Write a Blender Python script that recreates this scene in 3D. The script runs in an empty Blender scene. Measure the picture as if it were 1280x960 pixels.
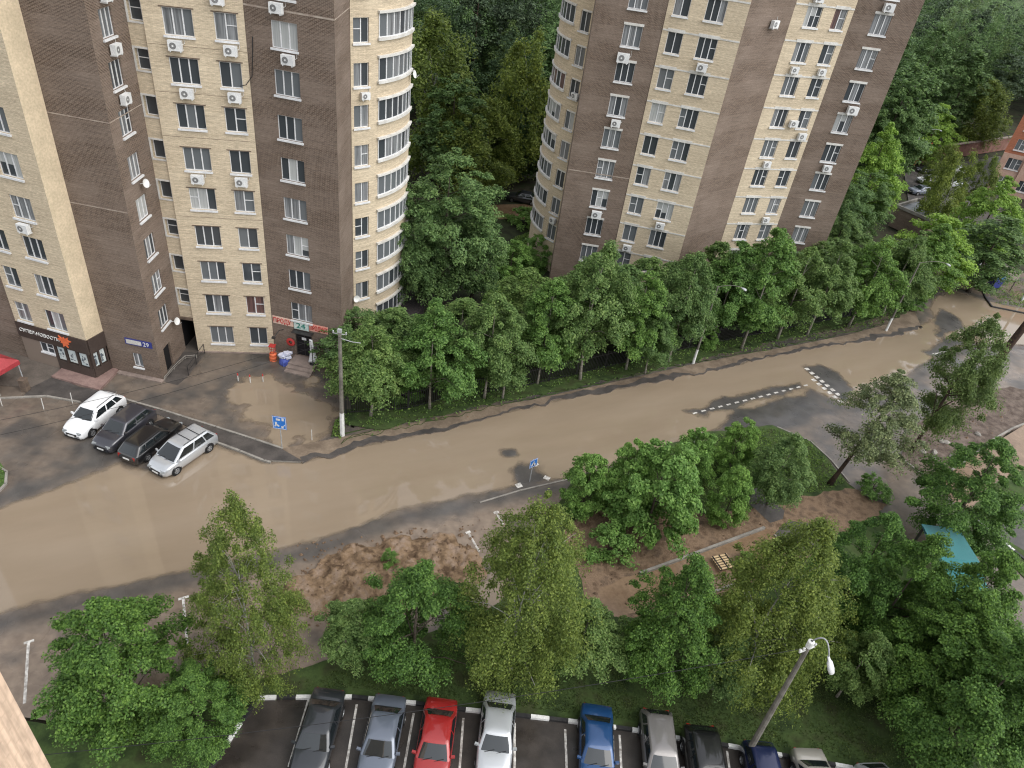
import bpy, bmesh, math, random
import numpy as np
from mathutils import Vector, Matrix
from mathutils.geometry import tessellate_polygon
R = math.radians
C = bpy.context.scene.collection
scene = bpy.context.scene

# ------------------------------------------------------------------ camera (solved from the photograph)
F, TH, RO, H = 895.0, R(35.86), R(8.404), 36.68
ct, st, cr, sr = math.cos(TH), math.sin(TH), math.cos(RO), math.sin(RO)
FW = np.array([0, ct, -st]); XA = np.array([1.0, 0, 0]); YD = np.array([0, -st, -ct])
RT = cr * XA - sr * YD; DN = sr * XA + cr * YD
def G(px, py, z=0.0):
    """ground position (height z) of something measured on the photograph"""
    d = FW + RT * ((px - 640) / F) + DN * ((py - 480) / F)
    t = (z - H) / d[2]
    return (float(d[0] * t), float(d[1] * t))
def PJ(X, Y, Z):
    d = np.array([X, Y, Z - H]); q = d @ FW
    return 640 + F * (d @ RT) / q, 480 + F * (d @ DN) / q
def height_for(X, Y, py):
    lo, hi = -1.0, 36.0
    for _ in range(40):
        m = (lo + hi) / 2
        if PJ(X, Y, m)[1] > py: lo = m
        else: hi = m
    return lo
NAD = (455.0, 1748.0)
cam = bpy.data.cameras.new('camera'); co = bpy.data.objects.new('camera', cam); C.objects.link(co)
cam.sensor_width = 36; cam.lens = F / 1280 * 36; cam.clip_end = 3000; cam.clip_start = 0.1
M = Matrix.Identity(4)
for i in range(3):
    M[i][0] = RT[i]; M[i][1] = -DN[i]; M[i][2] = -FW[i]
M[2][3] = H
co.matrix_world = M
scene.camera = co

# ------------------------------------------------------------------ helpers
def tag(o, label=None, cat=None, group=None, kind=None):
    if label: o['label'] = label
    if cat: o['category'] = cat
    if group: o['group'] = group
    if kind: o['kind'] = kind
    return o
def empty(name, loc=(0, 0, 0), rz=0.0, label=None, cat=None, group=None, scale=1.0):
    o = bpy.data.objects.new(name, None); C.objects.link(o)
    o.location = loc; o.rotation_euler = (0, 0, rz); o.empty_display_size = 0.2
    if scale != 1.0: o.scale = (scale,) * 3
    return tag(o, label, cat, group)
def link(name, me, parent=None):
    o = bpy.data.objects.new(name, me); C.objects.link(o)
    if parent is not None: o.parent = parent
    return o
class MB:
    def __init__(s): s.v = []; s.f = []; s.m = []; s.uv = []
    def face(s, pts, mat=0, uv=None):
        n = len(s.v); s.v.extend([tuple(p) for p in pts]); s.f.append(tuple(range(n, n + len(pts))))
        s.m.append(mat); s.uv.append(uv if uv else [(0, 0)] * len(pts))
    def idx(s, vs, fs, mat=0):
        n = len(s.v); s.v.extend([tuple(p) for p in vs])
        for f in fs:
            s.f.append(tuple(n + i for i in f)); s.m.append(mat); s.uv.append([(0, 0)] * len(f))
    def box(s, c, d, mat=0, rz=0.0, mtx=None):
        x, y, z = d[0] / 2, d[1] / 2, d[2] / 2
        vs = [(-x, -y, -z), (x, -y, -z), (x, y, -z), (-x, y, -z), (-x, -y, z), (x, -y, z), (x, y, z), (-x, y, z)]
        if mtx is not None: vs = [tuple(mtx @ Vector(v)) for v in vs]
        else:
            a, b = math.cos(rz), math.sin(rz)
            vs = [(c[0] + a * v[0] - b * v[1], c[1] + b * v[0] + a * v[1], c[2] + v[2]) for v in vs]
        s.idx(vs, [(3, 2, 1, 0), (4, 5, 6, 7), (0, 1, 5, 4), (1, 2, 6, 5), (2, 3, 7, 6), (3, 0, 4, 7)], mat)
    def tube(s, pts, rad, n=8, mat=0, caps=True):
        pts = [Vector(p) for p in pts]
        if not hasattr(rad, '__len__'): rad = [rad] * len(pts)
        vs = []
        up = Vector((0.13, 0.21, 1)).normalized()
        for i, p in enumerate(pts):
            t = (pts[min(i + 1, len(pts) - 1)] - pts[max(i - 1, 0)]).normalized()
            a = t.cross(up)
            if a.length < 1e-3: a = t.cross(Vector((1, 0, 0)))
            a.normalize(); b = t.cross(a)
            for k in range(n):
                q = 2 * math.pi * k / n
                vs.append(p + (a * math.cos(q) + b * math.sin(q)) * rad[i])
        fs = []
        for i in range(len(pts) - 1):
            for k in range(n):
                fs.append((i * n + k, i * n + (k + 1) % n, (i + 1) * n + (k + 1) % n, (i + 1) * n + k))
        if caps:
            fs.append(tuple(range(n - 1, -1, -1))); fs.append(tuple((len(pts) - 1) * n + k for k in range(n)))
        s.idx(vs, fs, mat)
    def lathe(s, prof, n=20, mat=0, axis='z', c=(0, 0, 0)):
        vs = []
        for r, h in prof:
            for k in range(n):
                q = 2 * math.pi * k / n
                a, b = r * math.cos(q), r * math.sin(q)
                p = (a, b, h) if axis == 'z' else (a, h, b)
                vs.append((p[0] + c[0], p[1] + c[1], p[2] + c[2]))
        fs = []
        for i in range(len(prof) - 1):
            for k in range(n):
                f = (i * n + k, i * n + (k + 1) % n, (i + 1) * n + (k + 1) % n, (i + 1) * n + k)
                fs.append(f if axis == 'z' else f[::-1])
        s.idx(vs, fs, mat)
    def prism(s, poly, z0, z1, mat=0, side=None, bottom=False):
        tris = tessellate_polygon([[Vector((p[0], p[1], 0)) for p in poly]])
        n = len(poly)
        area = sum(poly[i][0] * poly[(i + 1) % n][1] - poly[(i + 1) % n][0] * poly[i][1] for i in range(n))
        top = [(p[0], p[1], z1) for p in poly]
        fs = []
        for t in tris:
            a, b, c = [poly[i] for i in t]
            if (b[0] - a[0]) * (c[1] - a[1]) - (b[1] - a[1]) * (c[0] - a[0]) < 0: t = t[::-1]
            fs.append(tuple(t))
        s.idx(top, fs, mat)
        if z0 is not None:
            for i in range(n):
                a, b = poly[i], poly[(i + 1) % n]
                q = [(a[0], a[1], z0), (b[0], b[1], z0), (b[0], b[1], z1), (a[0], a[1], z1)]
                if area < 0: q = q[::-1]
                s.face(q, mat if side is None else side)
    def build(s, name, mats, parent=None, smooth=False, fix=False):
        me = bpy.data.meshes.new(name)
        me.from_pydata(s.v, [], s.f); 
        if not isinstance(mats, (list, tuple)): mats = [mats]
        for m in mats: me.materials.append(m)
        me.polygons.foreach_set('material_index', s.m)
        uvl = me.uv_layers.new(name='UVMap')
        flat = [c for u in s.uv for p in u for c in p]
        if len(flat) == len(uvl.data) * 2: uvl.data.foreach_set('uv', flat)
        if fix:
            b = bmesh.new(); b.from_mesh(me)
            bmesh.ops.remove_doubles(b, verts=b.verts, dist=1e-4)
            bmesh.ops.recalc_face_normals(b, faces=b.faces); b.to_mesh(me); b.free()
        if smooth: me.polygons.foreach_set('use_smooth', [True] * len(me.polygons))
        me.update()
        return link(name, me, parent)
def np_mesh(name, V, Q, mats, midx=None, smooth=False):
    me = bpy.data.meshes.new(name)
    V = np.asarray(V, np.float32); Q = np.asarray(Q, np.int32); k = Q.shape[1]
    me.vertices.add(len(V)); me.vertices.foreach_set('co', V.ravel())
    me.loops.add(Q.size); me.loops.foreach_set('vertex_index', Q.ravel())
    me.polygons.add(len(Q)); me.polygons.foreach_set('loop_start', np.arange(0, Q.size, k, dtype=np.int32))
    try: me.polygons.foreach_set('loop_total', np.full(len(Q), k, np.int32))
    except Exception: pass
    for m in (mats if isinstance(mats, (list, tuple)) else [mats]): me.materials.append(m)
    if midx is not None: me.polygons.foreach_set('material_index', np.asarray(midx, np.int32))
    me.polygons.foreach_set('use_smooth', np.full(len(Q), smooth))
    me.update(calc_edges=True); me.validate()
    return me
def attr(me, name, vals):
    a = me.attributes.new(name, 'FLOAT', 'POINT'); a.data.foreach_set('value', np.asarray(vals, np.float32))
def vnoise(x, y, seed=0):
    x = np.asarray(x, float); y = np.asarray(y, float)
    xi = np.floor(x).astype(np.int64); yi = np.floor(y).astype(np.int64); fx = x - xi; fy = y - yi
    fx = fx * fx * (3 - 2 * fx); fy = fy * fy * (3 - 2 * fy)
    def h(a, b):
        n = (a * 374761393 + b * 668265263 + seed * 974634777) & 0x7fffffff
        n = ((n ^ (n >> 13)) * 1274126177) & 0x7fffffff
        return ((n ^ (n >> 16)) & 0xffff) / 65535.0
    return (h(xi, yi) * (1 - fx) + h(xi + 1, yi) * fx) * (1 - fy) + (h(xi, yi + 1) * (1 - fx) + h(xi + 1, yi + 1) * fx) * fy
def fbm(x, y, seed=0, o=4):
    t = 0; a = 0.5; s = 0
    for k in range(o):
        t = t + a * vnoise(x * 2 ** k, y * 2 ** k, seed + k); s += a; a *= 0.5
    return t / s
def sdf(poly, X, Y):
    P = np.array(poly, float); n = len(P)
    d = np.full(X.shape, 1e9); ins = np.zeros(X.shape, bool)
    for i in range(n):
        a = P[i]; b = P[(i + 1) % n]; e = b - a
        wx, wy = X - a[0], Y - a[1]
        t = np.clip((wx * e[0] + wy * e[1]) / max(e @ e, 1e-9), 0, 1)
        d = np.minimum(d, (wx - e[0] * t) ** 2 + (wy - e[1] * t) ** 2)
        c = ((a[1] > Y) != (b[1] > Y)) & (X < (b[0] - a[0]) * (Y - a[1]) / ((b[1] - a[1]) if abs(b[1] - a[1]) > 1e-9 else 1e-9) + a[0])
        ins ^= c
    d = np.sqrt(d)
    return np.where(ins, -d, d)
def pxpoly(pts, z=0.0): return [G(a, b, z) for a, b in pts]
def rag(poly, step=0.4, amp=0.12, seed=0):
    out = []; n = len(poly)
    for i in range(n):
        a = np.array(poly[i]); b = np.array(poly[(i + 1) % n]); L = np.linalg.norm(b - a)
        k = max(1, int(L / step)); nrm = np.array([-(b - a)[1], (b - a)[0]]) / max(L, 1e-6)
        for j in range(k):
            p = a + (b - a) * j / k
            q = (float(fbm(p[0] * 1.3 + 50, p[1] * 1.3 + 50, seed)) - 0.5) * 4 * amp
            out.append(tuple(p + nrm * q))
    return out

# ------------------------------------------------------------------ materials
def mat(name, base=(0.5, 0.5, 0.5), rough=0.6, spec=0.5, metal=0.0, coat=0.0):
    m = bpy.data.materials.new(name); m.use_nodes = True
    b = m.node_tree.nodes['Principled BSDF']
    b.inputs['Base Color'].default_value = (*base, 1); b.inputs['Roughness'].default_value = rough
    b.inputs['Metallic'].default_value = metal; b.inputs['Specular IOR Level'].default_value = spec
    b.inputs['Coat Weight'].default_value = coat; b.inputs['Coat Roughness'].default_value = 0.04
    return m
class NT:
    def __init__(s, m): s.t = m.node_tree; s.b = s.t.nodes['Principled BSDF']
    def n(s, typ, **kw):
        x = s.t.nodes.new(typ)
        for k, v in kw.items():
            if k in x.inputs: x.inputs[k].default_value = v
            else: setattr(x, k, v)
        return x
    def l(s, a, b): s.t.links.new(a, b)
    def ramp(s, fac, stops):
        r = s.n('ShaderNodeValToRGB'); e = r.color_ramp.elements
        while len(e) < len(stops): e.new(0.5)
        for i, (p, c) in enumerate(stops): e[i].position = p; e[i].color = (*c, 1) if len(c) == 3 else c
        s.l(fac, r.inputs[0]); return r.outputs[0]
    def noise(s, scale, detail=4, vec=None, rough=0.55):
        x = s.n('ShaderNodeTexNoise'); x.inputs['Scale'].default_value = scale; x.inputs['Detail'].default_value = detail
        x.inputs['Roughness'].default_value = rough
        if vec is not None: s.l(vec, x.inputs['Vector'])
        return x.outputs['Fac']
    def mix(s, fac, a, b, blend='MIX'):
        x = s.n('ShaderNodeMix', data_type='RGBA', blend_type=blend)
        for k, v in ((0, fac), (6, a), (7, b)):
            if hasattr(v, 'links') or hasattr(v, 'is_linked'): s.l(v, x.inputs[k])
            elif k == 0: x.inputs[0].default_value = v
            else: x.inputs[k].default_value = (*v, 1)
        return x.outputs[2]
    def math(s, op, a, b=0.0, clamp=False):
        x = s.n('ShaderNodeMath', operation=op, use_clamp=clamp)
        for k, v in ((0, a), (1, b)):
            if hasattr(v, 'is_linked'): s.l(v, x.inputs[k])
            else: x.inputs[k].default_value = v
        return x.outputs[0]
    def bump(s, h, strength=0.3, dist=0.05):
        x = s.n('ShaderNodeBump'); x.inputs['Strength'].default_value = strength; x.inputs['Distance'].default_value = dist
        s.l(h, x.inputs['Height']); s.l(x.outputs[0], s.b.inputs['Normal'])
    def pos(s, sx=1, sy=1, sz=1, rz=0.0):
        g = s.n('ShaderNodeNewGeometry'); mp = s.n('ShaderNodeMapping'); mp.vector_type = 'TEXTURE' if rz else 'POINT'; mp.inputs['Scale'].default_value = (1 / sx, 1 / sy, 1 / sz) if rz else (sx, sy, sz); mp.inputs['Rotation'].default_value = (0, 0, rz)
        s.l(g.outputs['Position'], mp.inputs['Vector']); return mp.outputs[0]
    def obj(s, sx=1, sy=1, sz=1):
        g = s.n('ShaderNodeTexCoord'); mp = s.n('ShaderNodeMapping'); mp.inputs['Scale'].default_value = (sx, sy, sz)
        s.l(g.outputs['Object'], mp.inputs['Vector']); return mp.outputs[0]
    def attr(s, name):
        a = s.n('ShaderNodeAttribute'); a.attribute_name = name; return a.outputs['Fac']
def brick_mat(name, c1, c2, mortar, stain, stain_amt=0.5, rowh=0.077, row_amt=0.5):
    m = mat(name, rough=0.85, spec=0.25); t = NT(m)
    uv = t.n('ShaderNodeUVMap'); uv.uv_map = 'UVMap'
    b = t.n('ShaderNodeTexBrick'); t.l(uv.outputs[0], b.inputs['Vector'])
    b.inputs['Scale'].default_value = 1; b.inputs['Brick Width'].default_value = 0.26; b.inputs['Row Height'].default_value = rowh
    b.inputs['Mortar Size'].default_value = 0.013; b.inputs['Mortar Smooth'].default_value = 0.2; b.inputs['Bias'].default_value = 0.0
    b.inputs['Color1'].default_value = (*c1, 1); b.inputs['Color2'].default_value = (*c2, 1); b.inputs['Mortar'].default_value = (*mortar, 1)
    mp = t.n('ShaderNodeMapping'); mp.inputs['Scale'].default_value = (0.28, 0.5, 1); t.l(uv.outputs[0], mp.inputs[0])
    big = t.noise(1.0, 5, mp.outputs[0], 0.62)
    mp2 = t.n('ShaderNodeMapping'); mp2.inputs['Scale'].default_value = (0.5, 9, 1); t.l(uv.outputs[0], mp2.inputs[0])
    rows = t.noise(1.0, 3, mp2.outputs[0], 0.6)
    f = t.ramp(big, [(0.46, (0, 0, 0)), (0.62, (1, 1, 1))])
    sep = t.n('ShaderNodeSeparateXYZ'); t.l(uv.outputs[0], sep.inputs[0]); wn = t.n('ShaderNodeTexWhiteNoise'); wn.noise_dimensions = '1D'
    t.l(t.math('FLOOR', t.math('DIVIDE', t.math('ADD', sep.outputs[1], 0.8), 1.5)), wn.inputs['W'])
    f = t.math('ADD', t.math('MULTIPLY', f, 0.75), t.math('MULTIPLY', t.math('GREATER_THAN', wn.outputs[0], 0.55), 0.40), True)
    col = t.mix(t.math('MULTIPLY', f, stain_amt), b.outputs['Color'], stain)
    col = t.mix(row_amt, col, t.ramp(rows, [(0.3, (0.62, 0.62, 0.62)), (0.7, (1.30, 1.30, 1.30))]), 'MULTIPLY')
    mp3 = t.n('ShaderNodeMapping'); mp3.inputs['Scale'].default_value = (4, 13, 1); t.l(uv.outputs[0], mp3.inputs[0])
    fine = t.noise(1.0, 2, mp3.outputs[0])
    col = t.mix(0.6, col, t.ramp(fine, [(0.3, (0.7, 0.7, 0.7)), (0.7, (1.25, 1.25, 1.25))]), 'MULTIPLY')
    t.l(col, t.b.inputs['Base Color']); t.bump(b.outputs['Fac'], -0.25, 0.01)
    return m
def noisy(name, c1, c2, scale, rough=0.7, spec=0.4, bump=0.0, detail=5, lo=0.35, hi=0.65, dist=0.03, c3=None):
    m = mat(name, rough=rough, spec=spec); t = NT(m); p = t.pos()
    n = t.noise(scale, detail, p)
    col = t.ramp(n, [(lo, c1), (hi, c2)] if c3 is None else [(lo, c1), ((lo + hi) / 2, c2), (hi, c3)])
    fn = t.noise(scale * 9, 3, p)
    col = t.mix(0.5, col, t.ramp(fn, [(0.3, (0.7, 0.7, 0.7)), (0.7, (1.25, 1.25, 1.25))]), 'MULTIPLY')
    t.l(col, t.b.inputs['Base Color'])
    if bump: t.bump(fn, bump, dist)
    return m
MT = {}
MT['cream'] = brick_mat('cream_brick', (0.61, 0.51, 0.365), (0.52, 0.43, 0.305), (0.42, 0.35, 0.26), (0.68, 0.58, 0.43), 0.35)
MT['brown'] = brick_mat('brown_brick', (0.064, 0.042, 0.030), (0.114, 0.076, 0.055), (0.262, 0.210, 0.170), (0.218, 0.170, 0.138), 0.75, row_amt=0.5)
MT['smooth_cream'] = noisy('cream_render', (0.52, 0.43, 0.30), (0.62, 0.51, 0.36), 0.8, 0.85, 0.2)
MT['white'] = noisy('white_frame', (0.60, 0.61, 0.62), (0.70, 0.70, 0.70), 2.0, 0.4, 0.4)
MT['white_trim'] = noisy('white_band', (0.50, 0.485, 0.45), (0.64, 0.63, 0.60), 1.5, 0.7, 0.3)
MT['pale_band'] = noisy('pale_mortar_band', (0.28, 0.22, 0.18), (0.42, 0.36, 0.30), 2, 0.9, 0.2)
MT['dark_metal'] = noisy('dark_metal', (0.02, 0.02, 0.022), (0.035, 0.033, 0.032), 3, 0.45, 0.5)
MT['lintel'] = noisy('dark_lintel', (0.10, 0.075, 0.06), (0.16, 0.12, 0.09), 3, 0.8, 0.2)
MT['black'] = mat('black_void', (0.012, 0.011, 0.012), 0.8, 0.2)
MT['gdark'] = mat('glass_dark', (0.048, 0.055, 0.062), 0.06, 0.6)
MT['gmid'] = mat('glass_mid', (0.125, 0.136, 0.145), 0.10, 0.6)
def curtain(name, a, b):
    m = mat(name, rough=0.5, spec=0.4, coat=0.8); t = NT(m)
    w = t.noise(1.0, 3, t.pos(9, 9, 0.3)); t.l(t.ramp(w, [(0.35, a), (0.65, b)]), t.b.inputs['Base Color']); return m
MT['gcurt'] = curtain('glass_curtain', (0.09, 0.095, 0.10), (0.25, 0.26, 0.27))
MT['gblind'] = curtain('glass_blind', (0.30, 0.31, 0.31), (0.42, 0.43, 0.42))
MT['gred'] = curtain('glass_red_curtain', (0.05, 0.03, 0.03), (0.16, 0.08, 0.07))
GL = [MT['gdark'], MT['gmid'], MT['gcurt'], MT['gblind'], MT['gred']]
MT['ac'] = noisy('ac_casing', (0.60, 0.61, 0.61), (0.72, 0.72, 0.71), 2, 0.45, 0.4)
MT['grille'] = noisy('grille_grey', (0.10, 0.10, 0.10), (0.25, 0.25, 0.25), 25, 0.5, 0.4)
MT['plinth'] = noisy('plinth', (0.20, 0.16, 0.14), (0.29, 0.23, 0.20), 1.5, 0.7, 0.3)
MT['clad'] = noisy('shop_cladding', (0.050, 0.036, 0.030), (0.065, 0.048, 0.041), 0.7, 0.45, 0.4)
MT['red'] = noisy('red_paint', (0.42, 0.035, 0.03), (0.50, 0.05, 0.045), 2, 0.5, 0.4)
MT['orange'] = noisy('orange_plastic', (0.62, 0.13, 0.05), (0.72, 0.17, 0.07), 4, 0.5, 0.4)
MT['green_sign'] = mat('green_sign', (0.03, 0.20, 0.16), 0.5)
MT['blue_sign'] = noisy('blue_sign', (0.02, 0.16, 0.55), (0.03, 0.20, 0.62), 3, 0.35, 0.5)
MT['navy_sign'] = mat('navy_sign', (0.03, 0.04, 0.20), 0.45)
MT['poster'] = noisy('poster', (0.42, 0.50, 0.52), (0.62, 0.66, 0.64), 1.2, 0.35, 0.5)
MT['poster_ink'] = mat('poster_print', (0.10, 0.12, 0.14), 0.5)
MT['concrete'] = noisy('concrete', (0.20, 0.185, 0.165), (0.30, 0.28, 0.25), 1.5, 0.75, 0.3, 0.2)
MT['post'] = noisy('weathered_post', (0.12, 0.11, 0.095), (0.20, 0.185, 0.16), 2.0, 0.75, 0.3, 0.2)
MT['steel'] = noisy('galvanised_steel', (0.30, 0.31, 0.32), (0.42, 0.43, 0.44), 3, 0.45, 0.5)
MT['lime'] = noisy('whitewash', (0.62, 0.62, 0.60), (0.76, 0.76, 0.74), 3, 0.7, 0.3)
MT['line'] = noisy('road_paint', (0.24, 0.215, 0.19), (0.66, 0.64, 0.60), 5, 0.55, 0.4, lo=0.32, hi=0.62)
MT['kerb_black'] = noisy('kerb_black', (0.018, 0.018, 0.02), (0.035, 0.034, 0.034), 3, 0.5, 0.4)
MT['tyre'] = mat('tyre', (0.014, 0.014, 0.015), 0.75, 0.3)
MT['rim'] = mat('rim', (0.42, 0.43, 0.44), 0.3, 0.5, 0.6)
MT['lamp_glass'] = mat('lamp_glass', (0.26, 0.28, 0.29), 0.12, 0.7)
MT['tail'] = mat('tail_lamp', (0.30, 0.015, 0.012), 0.2, 0.6)
MT['car_glass'] = mat('car_glass', (0.012, 0.016, 0.018), 0.04, 0.8, 0, 0.5)
MT['trim'] = mat('car_trim', (0.015, 0.015, 0.016), 0.5, 0.4)
MT['plate'] = mat('number_plate', (0.7, 0.7, 0.68), 0.5)
MT['bark'] = noisy('bark', (0.055, 0.042, 0.032), (0.12, 0.10, 0.08), 5, 0.9, 0.2, 0.5)
MT['pale_bark'] = noisy('pale_bark', (0.16, 0.14, 0.11), (0.30, 0.28, 0.24), 6, 0.85, 0.2, 0.4)
MT['birch_bark'] = noisy('birch_bark', (0.20, 0.19, 0.17), (0.42, 0.41, 0.38), 4, 0.8, 0.3, 0.3)
MT['pine_bark'] = noisy('pine_bark', (0.035, 0.026, 0.022), (0.085, 0.055, 0.04), 4, 0.95, 0.2, 0.5)
def leafmat(name, dark, mid, light, trans=0.40, rough=0.55):
    dark, mid, light = [tuple(1.55 * (0.86 * x + 0.14 * sum(c) / 3) for x in c) for c in (dark, mid, light)]
    dark, mid, light = [(c[0] * 1.16, c[1] * 1.06, c[2] * 0.92) for c in (dark, mid, light)]
    m = mat(name, rough=0.45, spec=0.3); t = NT(m)
    g = t.n('ShaderNodeNewGeometry')
    col = t.ramp(g.outputs['Random Per Island'], [(0.0, dark), (0.5, mid), (1.0, light)])
    n = t.noise(0.9, 3, t.pos()); oi = t.n('ShaderNodeObjectInfo')
    col = t.mix(0.6, col, t.ramp(n, [(0.3, (0.72, 0.78, 0.80)), (0.7, (1.25, 1.18, 1.05))]), 'MULTIPLY')
    col = t.mix(0.5, col, t.ramp(oi.outputs['Random'], [(0.0, (0.8, 0.85, 0.9)), (1.0, (1.22, 1.15, 0.95))]), 'MULTIPLY')
    t.l(col, t.b.inputs['Base Color'])
    tr = t.n('ShaderNodeBsdfTranslucent'); t.l(col, tr.inputs[0]); mx = t.n('ShaderNodeMixShader'); mx.inputs[0].default_value = trans
    t.l(t.b.outputs[0], mx.inputs[1]); t.l(tr.outputs[0], mx.inputs[2])
    t.l(mx.outputs[0], t.t.nodes['Material Output'].inputs[0]); return m
LM = {
 'linden': leafmat('linden_leaves', (0.026, 0.072, 0.014), (0.056, 0.138, 0.026), (0.110, 0.225, 0.046)),
 'birch': leafmat('birch_leaves', (0.044, 0.078, 0.012), (0.088, 0.142, 0.024), (0.150, 0.210, 0.042)),
 'maple': leafmat('maple_leaves', (0.052, 0.128, 0.026), (0.100, 0.220, 0.046), (0.165, 0.310, 0.080)),
 'row': leafmat('young_tree_leaves', (0.040, 0.090, 0.024), (0.076, 0.152, 0.044), (0.135, 0.225, 0.078)),
 'rowb': leafmat('young_tree_leaves_fresh', (0.036, 0.092, 0.018), (0.072, 0.165, 0.034), (0.130, 0.250, 0.062)),
 'larch': leafmat('larch_needles', (0.050, 0.080, 0.040), (0.084, 0.124, 0.062), (0.125, 0.165, 0.085), 0.15),
 'bright': leafmat('bright_leaves', (0.070, 0.150, 0.018), (0.135, 0.260, 0.034), (0.200, 0.340, 0.056)),
 'forest': leafmat('forest_leaves', (0.030, 0.072, 0.024), (0.060, 0.128, 0.044), (0.104, 0.190, 0.070)),
 'pine': leafmat('pine_needles', (0.022, 0.044, 0.024), (0.038, 0.072, 0.040), (0.062, 0.104, 0.056), 0.1),
 'blue': leafmat('grey_green_leaves', (0.038, 0.088, 0.030), (0.074, 0.152, 0.052), (0.125, 0.220, 0.082)),
}
# ------------------------------------------------------------------ ground, street, flood
def sheet(name, poly, z, m, depth=0.12, label=None, side=None, kind='structure', cat=None, z0='auto'):
    b = MB(); b.prism(poly, (z - depth) if depth else None, z, 0, None if side is None else 1)
    o = b.build(name, [m] if side is None else [m, side])
    return tag(o, label, cat, None, kind)

# base terrain
mg = noisy('forest_floor', (0.018, 0.022, 0.012), (0.045, 0.040, 0.026), 0.5, 0.9, 0.2, 0.5, c3=(0.035, 0.055, 0.02))
b = MB(); b.prism([(-900, -300), (900, -300), (900, 1500), (-900, 1500)], None, -0.16)
tag(b.build('ground', mg), 'dark leafy ground under the trees and behind the towers', 'ground', None, 'structure')

STREET = pxpoly([(-260, 560), (-140, 455), (60, 400), (200, 400), (345, 405), (425, 430), (440, 490), (428, 540), (520, 524), (600, 504),
    (720, 481), (860, 450), (960, 430), (1060, 412), (1120, 388), (1142, 370), (1160, 340), (1190, 318), (1235, 322), (1340, 372), (1400, 400), (1400, 470),
    (1290, 490), (1250, 488), (1180, 502), (1130, 545), (1128, 572), (1165, 605), (1215, 648), (1300, 730), (1300, 830), (1180, 735), (1100, 650), (1055, 610),
    (1012, 556), (968, 537), (880, 548), (800, 575), (715, 606), (690, 640), (640, 745), (600, 790), (380, 850), (200, 890), (60, 915), (-60, 900), (-200, 850)])
FLOOD = pxpoly([(-260, 700), (-40, 645), (0, 634), (60, 613), (112, 592), (150, 577), (186, 588), (215, 592), (262, 552), (300, 566), (330, 577),
    (378, 578), (430, 560), (520, 541), (600, 522), (690, 500), (800, 478), (910, 456), (1010, 433), (1110, 418), (1150, 405), (1166, 396), (1160, 385),
    (1168, 372), (1190, 362), (1220, 372), (1255, 381), (1290, 387), (1400, 400), (1400, 440), (1285, 432), (1215, 428), (1185, 441), (1150, 456), (1130, 475),
    (1085, 490), (1063, 508), (1030, 495), (1012, 486), (1008, 492), (1016, 510), (990, 505), (950, 515), (900, 536), (870, 548), (800, 568), (730, 594),
    (690, 602), (660, 605), (620, 614), (560, 627), (500, 639), (440, 661), (380, 680), (300, 700), (200, 721), (100, 743), (0, 768), (-260, 830)])
ISL = [pxpoly(p) for p in (
    [(640, 586), (648, 579), (668, 579), (674, 590), (686, 600), (650, 606)],
    [(1004, 458), (1030, 458), (1050, 470), (1062, 487), (1056, 500), (1030, 484)],
    [(862, 514), (920, 498), (1000, 478), (1004, 484), (940, 500), (880, 518)],
    [(902, 532), (925, 514), (985, 500), (1014, 494), (1021, 505), (1010, 530), (940, 545)],
    [(1166, 402), (1178, 388), (1200, 398), (1205, 412), (1176, 420)],
    [(1155, 440), (1190, 424), (1200, 428), (1168, 446)],
    [(632, 566), (643, 565), (644, 567), (634, 568)],
    [(1212, 408), (1240, 406), (1240, 410), (1216, 412)])]
PUD = [pxpoly(p) for p in (
    [(300, 482), (330, 466), (372, 470), (400, 485), (418, 508), (420, 538), (396, 550), (360, 557), (330, 545), (300, 525), (292, 500)],
    [(562, 742), (600, 726), (640, 712), (640, 770), (600, 785)])]
st = 0.3
gx = np.arange(-62, 86, st); gy = np.arange(17, 112, st)
X, Y = np.meshgrid(gx, gy, indexing='xy')
sS = sdf(STREET, X, Y)
n1 = fbm(X * 0.55, Y * 0.55, 3) - 0.5; n2 = fbm(X * 2.1, Y * 2.1, 9) - 0.5; n3 = fbm(X * 0.12 + 7, Y * 0.3, 21) - 0.5
sF = sdf(FLOOD, X, Y) + n1 * 0.6 + n2 * 0.3
for isl in ISL: sF = np.maximum(sF, -(sdf(isl, X, Y) * 0.8 + n1 * 1.2 + n2 * 0.5))
sP = np.minimum(sdf(PUD[0], X, Y) * 0.6 + n1 * 3.0, sdf(PUD[1], X, Y) + n1 * 0.6) + n2 * 0.8
sF = np.minimum(sF, sP)
hgt = np.where(sF < 0, np.maximum(sF * 0.10, -0.10), np.minimum(sF * 0.035, 0.045) + 0.002) + n2 * 0.012
BAY = pxpoly([(-260, 830), (0, 790), (200, 738), (380, 694), (500, 655), (640, 622), (720, 612), (690, 680), (640, 760), (380, 860), (60, 920), (-200, 880)])
COURT = pxpoly([(290, 480), (430, 470), (430, 560), (340, 570), (270, 540)])
LEFT = pxpoly([(-260, 720), (-40, 645), (60, 600), (190, 570), (190, 560), (100, 560), (0, 610), (-260, 670)])
FARJ = pxpoly([(1130, 385), (1150, 350), (1190, 330), (1300, 370), (1400, 480), (1250, 510), (1180, 440)])
def inside(poly, soft, am=1.5): return np.clip(0.5 - (sdf(poly, X, Y) + n1 * am) / soft, 0, 1)
mud = np.clip((n1 + 0.2) * 2.0, 0.08, 0.5)
mud = np.maximum(mud, inside(BAY, 2.0) * np.clip(0.95 + n1 * 2.2, 0.35, 1.0))
mud = np.maximum(mud, inside(COURT, 4.0, 6) * np.clip(0.75 + n1 * 2.5, 0.1, 1))
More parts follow.
